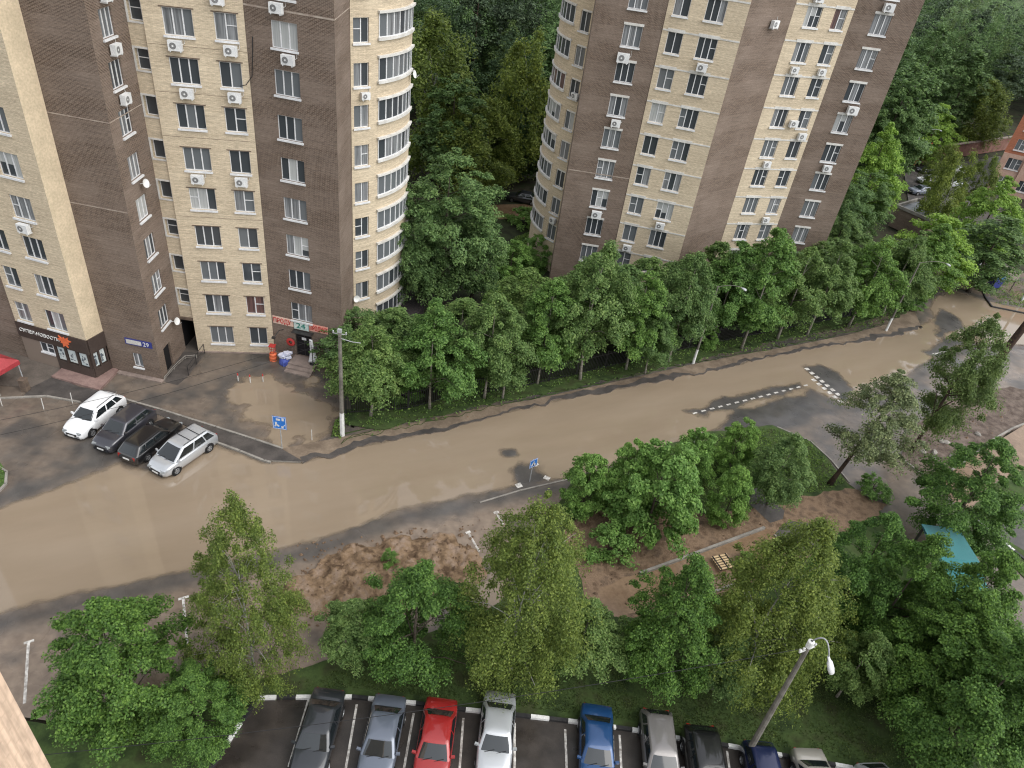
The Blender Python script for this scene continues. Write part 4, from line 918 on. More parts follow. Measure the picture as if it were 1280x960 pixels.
def make_crown(seed, h, w, prof, nclump, per, leaf, rc, droop=0.0, flat=1.0, mat_='linden', name='crown', gaps=0.25, up=0.45, stretch=1.5, rag_=0.5):
    """crown of height h and width w, base at z=0, made of separate leafy sprays pointing outward"""
    rng = np.random.default_rng(seed); f = PROF[prof]; cs = []; rad = []
    while len(cs) < nclump:
        t = rng.uniform(0, 1); a = rng.uniform(0, 2 * np.pi)
        if rng.uniform() > f(np.array([t]))[0] * 0.85 + 0.15: continue
        if vnoise(np.array([a * 1.1 + seed * 7.3]), np.array([t * 3.5 + seed]), seed)[0] < gaps: continue
        lob = 1.0 + rag_ * 2.0 * (fbm(np.array([math.cos(a) * 1.7 + seed * 3.1]), np.array([math.sin(a) * 1.7 + t * 3.4]), seed, 3)[0] - 0.5)
        rr = f(np.array([t]))[0] * (w / 2) * lob * rng.uniform(0.2, 1.0) ** 0.45
        if rng.uniform() < 0.12: rr *= 1.12
        cs.append((rr * math.cos(a), rr * math.sin(a), t * h + rng.normal(0, 0.02) * h)); rad.append(rc * rng.uniform(0.5, 1.5) * (1 - 0.4 * t))
    cs = np.array(cs); rad = np.array(rad)
    k = rng.integers(0, nclump, nclump * per)
    d = rng.normal(0, 1, (len(k), 3)); d /= np.linalg.norm(d, axis=1, keepdims=True)
    off = d * rad[k][:, None] * rng.uniform(0.1, 1.0, (len(k), 1)) ** 0.55
    out = cs.copy(); out[:, 2] = 0; ol = np.linalg.norm(out, axis=1, keepdims=True); out = np.where(ol > 1e-3, out / np.maximum(ol, 1e-3), 0)
    al = (off * out[k]).sum(1)
    off = off + out[k] * (al * (stretch - 1))[:, None]; off[:, 2] *= flat
    al2 = np.clip((off * out[k]).sum(1), -1, 2)
    off[:, 2] -= (0.18 + droop * 0.8) * np.clip(al2, 0, 2) ** 2 / np.maximum(rad[k], 0.2)
    if droop: off[:, 2] -= np.abs(rng.normal(0, 0.6, len(k))) * droop * rad[k]
    P = cs[k] + off
    ctr = np.array([0, 0, h * 0.35]); outw = P - ctr; outw /= np.linalg.norm(outw, axis=1, keepdims=True) + 1e-9
    nrm = d * np.array([0.45, 0.45, 0.6]) + outw * 0.4 + np.array([0, 0, up])
    V, Q = leaves(P, nrm, leaf, rng)
    return np_mesh(name, V, Q, LM[mat_]), cs
def make_trunk(seed, h0, h, r, cs, m, lean=(0, 0), nl=9, bend=0.25):
    rng = random.Random(seed); b = MB(); n = 7; pts = []; rs = []
    bx, by = rng.uniform(-bend, bend), rng.uniform(-bend, bend)
    for i in range(n + 1):
        q = i / n; pts.append((lean[0] * q + bx * math.sin(q * 3), lean[1] * q + by * math.sin(q * 2.6), -0.15 + (h + 0.15) * q)); rs.append(max(0.02, r * (1 - 0.85 * q)) * (1.35 if i == 0 else 1))
    b.tube(pts, rs, 9)
    for k in range(nl):
        c = cs[rng.randrange(len(cs))]; z_ = max(h0 * 0.85, min(h * 0.92, c[2] + h0 - 0.25 * math.hypot(c[0], c[1]) - 0.3)); q = (z_ + 0.15) / (h + 0.15); i = min(n - 1, int(q * n)); f = q * n - i
        a = Vector(pts[i]).lerp(Vector(pts[i + 1]), f); e = Vector((c[0] + lean[0] * q, c[1] + lean[1] * q, c[2] + h0)); mid = a.lerp(e, 0.5) + Vector((0, 0, 0.12 * (e - a).length))
        r0 = max(0.018, r * 0.42 * (1 - 0.6 * q)); b.tube([a, mid, e], [r0, r0 * 0.6, 0.012], 5)
    me = b.build('trunk', m, None, True).data; o = [o for o in C.objects if o.data == me][0]; bpy.data.objects.remove(o); return me
class Kind:
    def __init__(s, h0, h, w, variants, m, r, bark, lean=(0, 0), nl=9, **kw):
        s.h = h; s.w = w; s.v = []
        for sd in variants:
            cm, cs = make_crown(sd, h - h0, w, mat_=m, **kw); cm.transform(Matrix.Translation((lean[0] * 0.8, lean[1] * 0.8, h0)))
            s.v.append((cm, make_trunk(sd, h0, h0 + (h - h0) * (0.6 if m == 'birch' else 0.82), r, cs, MT[bark], lean, nl)))
cnt = {}
def plant(name, kind, X_, Y_, height, label, cat='tree', group=None, var=None, rz=None, wid=None, z=0.0, crown='crown'):
    i = cnt.get(id(kind), 0); cnt[id(kind)] = i + 1; v = kind.v[(i if var is None else var) % len(kind.v)]
    r = random.Random(i * 31 + int(X_ * 7)); s = height / kind.h
    o = empty(name, (X_, Y_, z), rz if rz is not None else r.uniform(0, 6.28), label, cat, group)
    sw = (wid / kind.w) if wid else s; o.scale = (sw, sw, s)
    link('trunk', v[1], o); link(crown, v[0], o); return o
def along(top, base_y):
    """point at image height base_y on the vertical through the tree top"""
    t = (base_y - top[1]) / (NAD[1] - top[1]); return (top[0] + (NAD[0] - top[0]) * t, base_y)
def tree_at(name, kind, top, base_y, label, wid=None, base=None, maxh=99, **kw):
    while True:
        bp = base or along(top, base_y); X_, Y_ = G(*bp); hgt_ = height_for(X_, Y_, top[1])
        if hgt_ <= maxh: break
        base_y -= 3
    return plant(name, kind, X_, Y_, hgt_ * 0.97, label, wid=wid, **kw)
LM['larchb'] = leafmat('airy_birch_leaves', (0.045, 0.085, 0.022), (0.080, 0.140, 0.042), (0.130, 0.200, 0.070))
K_lin = Kind(1.3, 9.0, 6.8, (3, 4, 5), 'linden', 0.15, 'bark', prof='egg', nclump=200, per=260, leaf=0.155, rc=0.58, flat=0.5, gaps=0.27, up=0.8)
K_big = Kind(1.3, 11.0, 8.0, (6, 7), 'linden', 0.18, 'bark', prof='egg', nclump=330, per=210, leaf=0.17, rc=0.62, flat=0.5, gaps=0.28, up=0.8)
K_bir = Kind(1.2, 12.0, 7.0, (11, 12, 13), 'birch', 0.10, 'birch_bark', nl=26, prof='birch', nclump=380, per=140, leaf=0.115, rc=0.46, droop=0.6, flat=1.1, gaps=0.24, stretch=1.5, rag_=0.55)
K_bir2 = Kind(1.2, 11.0, 7.0, (14, 15), 'birch', 0.10, 'birch_bark', nl=26, prof='egg', nclump=420, per=150, leaf=0.115, rc=0.50, droop=0.6, flat=1.1, gaps=0.2, stretch=1.5, rag_=0.5)
K_map = Kind(0.6, 5.0, 5.0, (21, 22, 23), 'maple', 0.10, 'bark', nl=6, prof='dome', nclump=130, per=140, leaf=0.19, rc=0.52, flat=0.5, up=0.9, stretch=1.2)
K_bsh = Kind(0.15, 2.0, 2.6, (25, 26), 'maple', 0.04, 'bark', nl=7, prof='dome', nclump=55, per=85, leaf=0.15, rc=0.32, flat=0.7, up=0.7)
K_row2 = Kind(2.4, 9.0, 5.0, (35, 36, 37), 'rowb', 0.11, 'pale_bark', nl=10, prof='tall', nclump=150, per=190, leaf=0.17, rc=0.55, flat=0.55, gaps=0.32, up=0.9, rag_=0.7)
K_row = Kind(2.7, 9.0, 4.8, (31, 32, 33, 34), 'row', 0.11, 'pale_bark', nl=10, prof='egg', nclump=150, per=190, leaf=0.16, rc=0.50, droop=0.30, flat=0.7, gaps=0.28, up=0.9)
K_air = Kind(2.2, 9.0, 5.6, (45,), 'larchb', 0.15, 'pine_bark', lean=(0.8, 0.2), nl=24, prof='egg', nclump=230, per=140, leaf=0.13, rc=0.5, droop=0.3, flat=0.9, gaps=0.3, rag_=0.7)
K_lar = Kind(3.2, 8.5, 6.0, (41, 42), 'larch', 0.17, 'pine_bark', lean=(1.5, 0.3), nl=22, prof='larch', nclump=150, per=150, leaf=0.13, rc=0.5, flat=0.45, gaps=0.36, stretch=1.7)
K_bri = Kind(1.6, 10.0, 8.0, (51, 52), 'bright', 0.2, 'bark', prof='egg', nclump=170, per=150, leaf=0.25, rc=0.75, flat=0.55, up=0.8)
K_blu = Kind(2.0, 14.0, 8.5, (61, 62, 63), 'blue', 0.22, 'bark', prof='oval', nclump=230, per=150, leaf=0.25, rc=0.8, flat=0.6, up=0.8)
K_for = Kind(3.0, 20.0, 8.5, (71, 72, 73), 'forest', 0.25, 'bark', prof='oval', nclump=190, per=85, leaf=0.42, rc=1.0, flat=0.6, gaps=0.28, up=0.9)
K_pin = Kind(11.0, 23.0, 6.5, (81, 82), 'pine', 0.24, 'pine_bark', nl=12, prof='pine', nclump=85, per=100, leaf=0.40, rc=0.9, flat=0.55, gaps=0.36)
K_wil = Kind(1.0, 12.0, 7.5, (91, 92), 'birch', 0.14, 'birch_bark', nl=12, prof='oval', nclump=190, per=110, leaf=0.25, rc=0.75, droop=0.5, flat=1.1, gaps=0.25)
# --- near trees between the street and the car park
tree_at('linden_tree', K_lin, (122, 757), 890, 'broad dark green tree in the bottom left corner, above the white bay marks', wid=6.2, rz=0.4)
tree_at('birch_tree', K_bir, (283, 606), 850, 'tall olive green birch on the left, rising in front of the brown flood water', wid=5.6)
tree_at('shrub_tree', K_lin, (238, 838), 915, 'low leafy tree touching the left corner of the car park kerb', wid=4.2)
tree_at('linden_tree', K_lin, (527, 706), 836, 'rich green tree over the blue grey and red parked cars, below the soil heap', wid=5.7)
tree_at('young_tree', K_row, (440, 752), 822, 'small pale green tree squeezed between the left birch and the soil heap', wid=3.4)
tree_at('birch_tree', K_bir2, (684, 612), 842, 'largest weeping birch, in the middle above the empty parking bay', wid=7.0)
tree_at('young_tree', K_row, (742, 752), 835, 'low green tree tucked under the right side of the middle birch', wid=4.0)
tree_at('linden_tree', K_lin, (873, 697), 848, 'dense dark green tree below the wooden pallet on the park path', wid=5.0)
tree_at('birch_tree', K_bir2, (1030, 648), 840, 'wide weeping birch behind the tall curved street lamp', wid=7.2)
tree_at('young_tree', K_row, (925, 790), 862, 'small green tree between the dense tree and the lamp post', wid=3.6)
tree_at('linden_tree', K_lin, (1118, 636), 790, 'dark round tree left of the turquoise pavilion roof', wid=5.0)
tree_at('linden_tree', K_lin, (1176, 668), 822, 'leafy tree growing over the front edge of the turquoise roof', wid=5.2)
tree_at('linden_tree', K_lin, (1262, 690), 850, 'shadowy tree at the right edge beyond the turquoise roof', wid=5.5)
tree_at('linden_tree', K_big, (1238, 742), 880, 'big dark tree filling the lower right beside the birch', wid=6.4)
tree_at('linden_tree', K_big, (1300, 800), 950, 'big dark tree cut off by the right bottom corner', wid=6.6)
tree_at('young_tree', K_row, (1100, 790), 872, 'small dark tree in shade right of the street lamp head', wid=3.2)
# --- shrubs of the park
tree_at('maple_shrub', K_map, (742, 568), 640, 'small bright maple shrub at the left end of the clump by the flood', wid=3.6)
tree_at('maple_shrub', K_map, (800, 552), 640, 'mid green maple shrub directly behind the largest bright one', wid=3.6)
tree_at('maple_shrub', K_map, (845, 556), 668, 'largest bright green maple shrub above the park path', wid=6.0)
tree_at('maple_shrub', K_map, (928, 583), 655, 'blue green shrub beside the short asphalt path', wid=3.0)
tree_at('maple_shrub', K_map, (880, 536), 600, 'leafy shrub with a white post beside it, near the dashed line', wid=3.2)
tree_at('maple_shrub', K_map, (936, 525), 590, 'pale shrub at the water edge right of the white post', wid=3.2)
tree_at('young_tree', K_row, (998, 545), 632, 'green tree left of the leaning larch trunk', wid=4.2)
tree_at('bush', K_bsh, (742, 652), 700, 'low light green bush on the bare soil left of the maple shrubs', 'bush', wid=2.4) if False else None
plant('bush', K_bsh, *G(762, 690), 2.3, 'low light green bush on bare soil under the maple shrubs', 'bush', wid=3.2)
plant('bush', K_bsh, *G(1090, 616), 1.5, 'small round bush at the edge of the side street', 'bush', wid=2.4)
plant('bush', K_bsh, *G(486, 712), 1.2, 'green weed clump growing on the soil heap', 'bush', wid=1.0, z=0.6)
plant('bush', K_bsh, *G(930, 708), 1.1, 'yellowish weed clump beside the pallet', 'bush', wid=1.6)
# --- larches and pine by the side street
tree_at('larch_tree', K_lar, (1085, 462), 606, 'leaning larch with a dark trunk left of the side street', wid=6.6, base=(1036, 606), rz=0.0)
tree_at('birch_tree', K_air, (1208, 396), 570, 'feathery birch standing on the soil bed right of the side street', wid=6.4, base=(1138, 566), rz=0.3)
tree_at('linden_tree', K_lin, (1255, 545), 668, 'round dark green tree at the right edge above the black and white kerb', var=1, wid=6.6)
X_, Y_ = G(1239, 462)
o = empty('pine_tree', (X_, Y_, 0), 0, 'bare dark pine trunk leaning out of the frame at the right edge', 'tree')
b = MB(); b.tube([(0, 0, -0.1), (0.35, 0.1, 3), (0.75, 0.15, 6), (1.3, 0.2, 10), (1.9, 0.2, 15)], [0.42, 0.36, 0.33, 0.28, 0.2], 10); b.build('trunk', MT['pine_bark'], o, True)
cm, cs = make_crown(83, 7, 6, 'pine', 80, 100, 0.3, 0.9, flat=0.55, mat_='pine', gaps=0.3); c_ = link('crown', cm, o); c_.location = (2.2, 0.2, 11.5)
# --- row along the iron fence
row = [((463, 522), 398, 4.4), ((537, 512), 372, 4.4), ((605, 499), 362, 4.2), ((628, 499), 385, 3.6), ((671, 481), 342, 4.4), ((725, 476), 300, 5.0), ((782, 463), 335, 4.2), ((806, 468), 385, 3.0), ((835, 453), 312, 4.6), ((887, 433), 300, 4.8), ((926, 437), 280, 5.2), ((971, 425), 305, 4.8), ((1008, 419), 300, 4.8), ((1060, 408), 292, 5.0), ((1102, 396), 288, 4.8), ((1130, 385), 278, 5.2)]
ordn = ['first', 'second', 'third', 'fourth', 'fifth', 'sixth', 'seventh', 'eighth', 'ninth', 'tenth', 'eleventh', 'twelfth', 'thirteenth', 'fourteenth', 'fifteenth', 'last']
for i, (bp, ty, w) in enumerate(row):
    extra = {0: ', beside the tall pole', 9: ', behind the lamp post', 15: ', at the road mouth'}.get(i, '')
    tree_at('young_tree', K_row2 if i in (1, 4, 6, 9, 10, 13, 15) else K_row, (0, ty), 0, f'slim pale-trunked tree at the iron fence, {ordn[i]} from the left in its row' if i < 15 else 'slim pale-trunked tree at the right end of the iron fence row', wid=w * 1.2, base=bp, group='slender trees along the iron fence')
back = [((498, 385), 480), ((445, 392), 455), ((580, 372), 468), ((665, 335), 440), ((770, 312), 430), ((862, 318), 418), ((905, 300), 405), ((1000, 318), 395), ((1040, 300), 385), ((1085, 292), 372), ((540, 395), 470), ((745, 316), 435), ((818, 320), 425), ((955, 316), 402)]
bl = ['just right of the entrance', 'beside the small shop door', 'below the rounded balconies', 'left of the right tower', 'under the narrow cream strip', 'middle of the right tower', 'under the blank brown stripe', 'under the second cream strip', 'near the right tower corner', 'right of the tower corner', 'lowest, behind the left fence part', 'hiding the foot of the first brown strip', 'hiding the foot of the first cream strip', 'just right of the blank brown stripe']
for i, (tp, by) in enumerate(back):
    tree_at('leafy_tree', [K_row, K_blu][i % 3 == 1], tp, by, 'leafy second row tree behind the fence trees, ' + bl[i], wid=6.4 if i % 3 != 1 else 6.8, group='trees behind the iron fence')
for tp, by, w, l in (((1148, 305), 378, 5.5, 'dark green tree under the bright one at the end of the fence'), ((1070, 205), 320, 6.5, 'dark tree against the right corner of the brown tower'), ((1060, 262), 345, 6, 'dark green tree low beside the right corner of the brown tower')):
    tree_at('leafy_tree', K_blu, tp, by, l, wid=w)
for i, (px, py, h_, w_, l) in enumerate(((505, 505, 2.2, 3.0, 'low shrub behind the left end of the iron fence'), (590, 488, 2.0, 3.0, 'low shrub behind the fence under the fourth slim tree'), (700, 462, 2.4, 3.4, 'shrub behind the fence left of the sixth slim tree'), (792, 452, 2.6, 2.6, 'leafy shrub hugging the fence left of the first street lamp'), (880, 440, 2.6, 2.6, 'leafy shrub at the foot of the first street lamp'), (950, 415, 2.4, 3.0, 'shrub behind the fence right of the first street lamp'), (1075, 400, 2.6, 3.2, 'shrub behind the fence left of the second street lamp'), (1135, 392, 2.8, 3.0, 'shrub round the end of the iron fence'))):
    plant('bush', K_map, *G(px, py - 6), h_, l, 'bush', wid=w_)
# --- between and beyond the towers
tree_at('big_tree', K_blu, (566, 183), 378, 'big blue green tree beside the rounded corner of the left tower', wid=9.0)
tree_at('big_tree', K_blu, (527, 225), 385, 'narrow green tree close against the rounded balconies of the left tower', wid=5.5)
tree_at('big_tree', K_blu, (600, 262), 372, 'low blue green tree between the big one and the grass strip', wid=6.0)
plant('bush', K_bsh, *G(655, 282), 2.4, 'dark bush on the grass beside the brown service road', 'bush', wid=4.0)
plant('bush', K_map, *G(640, 345), 4.0, 'round shrub on the grass strip between the towers', 'bush', wid=4.6)
plant('bush', K_map, *G(675, 330), 3.6, 'shrub at the foot of the right tower rounded corner', 'bush', wid=4.4)
tree_at('leafy_tree', K_bri, (1115, 150), 290, 'bright yellow green tree right of the brown tower corner', wid=8.0)
tree_at('leafy_tree', K_blu, (1098, 212), 305, 'mid green tree below the bright yellow green one', wid=6.0)
tree_at('leafy_tree', K_bri, (1186, 262), 372, 'bright spreading tree over the gate at the end of the street', wid=9.0)
tree_at('leafy_tree', K_bri, (1262, 218), 330, 'yellow green tree in front of the orange brick block', wid=8.5)
tree_at('birch_tree', K_wil, (1212, 183), 292, 'thin weeping birch partly hiding the white parked cars', wid=6.0)
tree_at('birch_tree', K_wil, (1190, 180), 240, 'weeping birch by the red brick wall behind the cars', wid=5.0)
tree_at('birch_tree', K_wil, (1245, 190), 275, 'birch with light leaves beside the orange brick block', wid=5.0)
tree_at('leafy_tree', K_for, (1262, 270), 365, 'dark tree at the right edge behind the notice board', wid=8)
tree_at('leafy_tree', K_for, (1235, 285), 330, 'dark tree above the parked car by the gate', wid=6)
# forest front row, one by one
fr = [(K_wil, (548, 15), 235, 'tall birch at the forest edge, just right of the left tower', 13), (K_wil, (598, 128), 250, 'birch with lit crown in front of the forest, behind the big blue green tree', 10), (K_wil, (616, 122), 240, 'light birch right of its twin in front of the forest', 9),
      (K_for, (655, 158), 226, 'dark round tree over the car on the brown service road', 8), (K_for, (690, 90), 224, 'dark tree touching the rounded corner of the right tower', 8), (K_pin, (600, -20), 225, 'pine with a bare red trunk, left one in the forest gap', 7), (K_pin, (640, -35), 222, 'pine with a bare red trunk, right one in the forest gap', 7),
      (K_for, (570, 90), 245, 'dark forest tree behind the big blue green tree', 8), (K_for, (640, 110), 222, 'dark forest tree between the two birches and the right tower', 7), (K_wil, (670, 30), 225, 'hazy green birch high beside the right tower', 10),
      (K_for, (1130, 45), 250, 'blue green tree right of the brown tower, second from the top', 10), (K_for, (1160, 70), 235, 'dark tree in the middle of the upper right wood', 10), (K_blu, (1140, 95), 240, 'grey green tree above the bright yellow green one', 9),
      (K_bri, (1185, 125), 205, 'yellow green tree standing before the dark wood by the brick wall', 9), (K_wil, (1245, 100), 185, 'light green tree at the right edge above the brick wall', 11), (K_pin, (1195, -5), 175, 'brownish pine near the top right corner', 9), (K_for, (1225, 60), 180, 'dark tree beside the light one at the right edge', 10), (K_for, (1180, 30), 190, 'dark tree left of the brownish pine', 9)]
for kd, tp, by, l, w in fr:
    tree_at('pine_tree' if kd is K_pin else 'birch_tree' if kd is K_wil else 'forest_tree', kd, tp, by, l, wid=w, maxh=21, group='trees at the forest edge')
# the wood behind: one mass
rng = np.random.default_rng(5); Vs = []; Qs = []; Ms = []; off = 0; src = []
for kd in (K_for, K_wil, K_pin, K_blu):
    for (cm, tm) in kd.v[:2]:
        for me_ in (cm,):
            co_ = np.empty(len(me_.vertices) * 3, np.float32); me_.vertices.foreach_get('co', co_); src.append((co_.reshape(-1, 4, 3), kd))
def near_path(x, y): return False
spots = []
for gy_ in np.arange(118, 300, 6.5):
    for gx_ in np.arange(-40, 190, 6.5):
        x, y = gx_ + rng.uniform(-2.5, 2.5), gy_ + rng.uniform(-2.5, 2.5)
        px_, py_ = PJ(x, y, 14)
        if not (-80 < px_ < 1420 and py_ > -160): continue
        if 35 < x < 130 and y < 172: continue
        if x < -24 - (y - 118) * 0.3 and False: continue
        if 6 < x < 33 and y < 150 and False: continue
        if x > 100 and y < 190 and x < 140: continue
        spots.append((x, y))
tints = [LM['forest'], LM['pine'], LM['blue'], leafmat('wood_olive', (0.036, 0.068, 0.020), (0.066, 0.116, 0.036), (0.104, 0.165, 0.056)), leafmat('wood_dark', (0.016, 0.040, 0.018), (0.032, 0.070, 0.032), (0.054, 0.100, 0.046)), leafmat('wood_hazed', (0.085, 0.155, 0.078), (0.130, 0.220, 0.110), (0.180, 0.290, 0.145))]  # last tint: leaf colour lightened to imitate distance haze
for (x, y) in spots:
    right = x > 45  # this side mostly takes the tint with haze painted in
    k = rng.choice(len(src), p=[.2, .2, .08, .08, .12, .12, .1, .1]); s_, kd = src[k]; n = len(s_); m = min(n, 6500 if y < 190 else 3500)
    sel = rng.choice(n, m, replace=False); q = s_[sel]; a = rng.uniform(0, 6.28); hs = rng.uniform(16, 26) / kd.h; ws = rng.uniform(7.0, 10.5) / kd.w
    ctr = q.mean(1, keepdims=True); q = ctr + (q - ctr) * (1.3 if kd in (K_blu, K_wil) else 1.0) / np.array([ws, ws, hs])
    ca, sa = math.cos(a), math.sin(a); v = np.stack([(q[..., 0] * ca - q[..., 1] * sa) * ws + x, (q[..., 0] * sa + q[..., 1] * ca) * ws + y, q[..., 2] * hs], -1).reshape(-1, 3)
    Vs.append(v); Qs.append(np.arange(len(v)).reshape(-1, 4) + off); off += len(v); Ms.append(np.full(m, 1 if kd is K_pin else rng.choice([0, 2, 3, 4, 5], p=[.12, .28, .12, .06, .42] if right else [.4, .08, .2, .32, 0])))
me = np_mesh('wood', np.concatenate(Vs), np.concatenate(Qs), tints, np.concatenate(Ms))
tag(link('wood', me), 'dark dense wood filling the background behind the towers', 'wood', None, 'stuff')
# grass and weeds, nobody could count them
def tufts(name, poly, n, size, m, label, z, seed, upn=0.3):
    rng = np.random.default_rng(seed); P = np.array(poly); lo = P.min(0); hi = P.max(0); pts = rng.uniform(lo, hi, (n * 3, 2)); s = sdf(poly, pts[:, 0], pts[:, 1]); pts = pts[s < -0.05][:n]
    keepn = fbm(pts[:, 0] * 0.6, pts[:, 1] * 0.6, seed) > rng.uniform(0.2, 0.55, len(pts)); pts = pts[keepn]
    c3 = np.concatenate([pts, np.full((len(pts), 1), z) + rng.uniform(0, size * 0.8, (len(pts), 1))], 1)
    nr = np.tile(np.array([[0, 0, upn]]), (len(pts), 1)) + rng.normal(0, 0.5, (len(pts), 3))
    V, Q = leaves(c3, nr, size, rng, 0.2, 0.5); tag(link(name, np_mesh(name, V, Q, m)), label, 'grass', None, 'stuff')
gm = leafmat('grass_blades', (0.022, 0.045, 0.012), (0.040, 0.075, 0.018), (0.065, 0.105, 0.028)); wm = leafmat('weed_leaves', (0.05, 0.11, 0.022), (0.09, 0.18, 0.036), (0.14, 0.24, 0.06))
tufts('grass', pxpoly([(180, 905), (320, 866), (440, 862), (640, 885), (800, 905), (1110, 960), (1300, 1000), (1300, 800), (1100, 770), (900, 760), (740, 790), (560, 800), (380, 850)]), 60000, 0.10, gm, 'short dull green grass under the trees by the car park', 0.10, 1)
tufts('weeds', VERGE, 16000, 0.22, wm, 'low green weeds along the foot of the iron fence', 0.15, 2, 0.8)
tufts('grass', pxpoly([(600, 380), (640, 300), (690, 278), (700, 320), (650, 380)]), 6000, 0.3, wm, 'bright long grass on the strip between the towers', 0.07, 3)
tufts('grass', pxpoly([(700, 640), (715, 606), (800, 575), (880, 545), (965, 536), (1010, 552), (1058, 604), (1040, 612), (960, 632), (820, 640)]), 12000, 0.16, wm, 'green grass under the park shrubs', 0.10, 4)
tufts('weeds', pxpoly([(414, 545), (418, 528), (428, 520), (428, 552)]), 300, 0.16, wm, 'small patch of bright weeds at the white painted pole foot', 0.15, 6, 0.8)
tufts('grass', pxpoly([(-100, 565), (0, 580), (7, 590), (6, 604), (-2, 614), (-100, 640)]), 2500, 0.14, wm, 'bright grass on the kerbed island at the left edge', 0.12, 7)
tufts('grass', pxpoly([(1228, 364), (1262, 346), (1300, 360), (1300, 388), (1245, 380)]), 1500, 0.22, wm, 'bright grass at the small green by the gate', 0.06, 8)
tufts('grass', pxpoly([(890, 746), (960, 724), (1000, 695), (1060, 690), (1000, 800), (900, 780)]), 6000, 0.14, wm, 'lush grass below the park path', 0.10, 9)

# small clods, pebbles and litter washed about
rng = np.random.default_rng(77); spots_ = []
for poly, n in (([(370, 680), (600, 650), (640, 700), (590, 760), (380, 790)], 420), ([(700, 640), (960, 630), (1000, 690), (800, 770), (720, 740)], 160), ([(430, 556), (700, 498), (1000, 434), (1110, 416), (1100, 408), (800, 474), (440, 548)], 150), ([(1130, 545), (1165, 600), (1270, 525), (1240, 490)], 140)):
    P = np.array(pxpoly(poly)); lo, hi = P.min(0), P.max(0); q = rng.uniform(lo, hi, (n * 4, 2)); q = q[sdf(P, q[:, 0], q[:, 1]) < 0][:n]; spots_.append(q)
q = np.concatenate(spots_); base = np.array([(1, 0, 0), (-1, 0, 0), (0, 1, 0), (0, -1, 0), (0, 0, 1), (0, 0, -1)], float); tri = np.array([(0, 2, 4), (2, 1, 4), (1, 3, 4), (3, 0, 4), (2, 0, 5), (1, 2, 5), (3, 1, 5), (0, 3, 5)])
V = []; Q = []
for i, (x, y) in enumerate(q):
    r_ = rng.uniform(0.03, 0.11) * (1.9 if rng.uniform() < 0.14 else 1); v = base * r_ * rng.uniform(0.6, 1.2, (6, 3)); V.append(v + np.array([x, y, max(ground_h(x, y), heap_h(x, y), 0.12 if sdf(LAWN, np.array([x]), np.array([y]))[0] < 0 else 0) + 0.02])); Q.append(tri + i * 6)
tag(link('debris', np_mesh('debris', np.concatenate(V), np.concatenate(Q), msoil)), 'small clods, pebbles and litter left by the flood', 'debris', None, 'stuff')
# ------------------------------------------------------------------ cars
def paint(name, c, metal=0.25, rough=0.28):
    m = mat(name, c, rough, 0.5, metal, 0.9); return m
PN = dict(white=paint('white_paint', (0.72, 0.73, 0.74), 0), black=paint('black_paint', (0.008, 0.008, 0.009), 0), graphite=paint('graphite_paint', (0.045, 0.045, 0.055), 0.3), silver=paint('silver_paint', (0.50, 0.52, 0.54), 0.45), darkgrey=paint('dark_grey_paint', (0.030, 0.033, 0.038), 0.3),
          bluegrey=paint('blue_grey_paint', (0.13, 0.15, 0.19), 0.35), redp=paint('red_car_paint', (0.30, 0.018, 0.018), 0.1), bluep=paint('blue_car_paint', (0.012, 0.055, 0.16), 0.25), greyp=paint('grey_beige_paint', (0.19, 0.18, 0.175), 0.35), navy=paint('navy_paint', (0.010, 0.016, 0.06), 0.25), beige=paint('pale_beige_paint', (0.40, 0.38, 0.34), 0.3))
CAR = dict(  # L, W, H, hood z, belt z, tail z, A, B, C, D fractions from the nose
  sedan=(4.60, 1.80, 1.45, 0.92, 0.95, 1.00, 0.27, 0.43, 0.71, 0.86), suv=(4.62, 1.90, 1.68, 1.04, 1.10, 1.12, 0.25, 0.41, 0.84, 0.965), wagon=(4.70, 1.80, 1.47, 0.92, 0.96, 0.98, 0.27, 0.42, 0.86, 0.975),
  hatch=(4.15, 1.74, 1.50, 0.92, 0.96, 0.98, 0.24, 0.40, 0.84, 0.97), minivan=(4.80, 1.94, 1.72, 0.96, 1.05, 1.06, 0.18, 0.39, 0.86, 0.975))
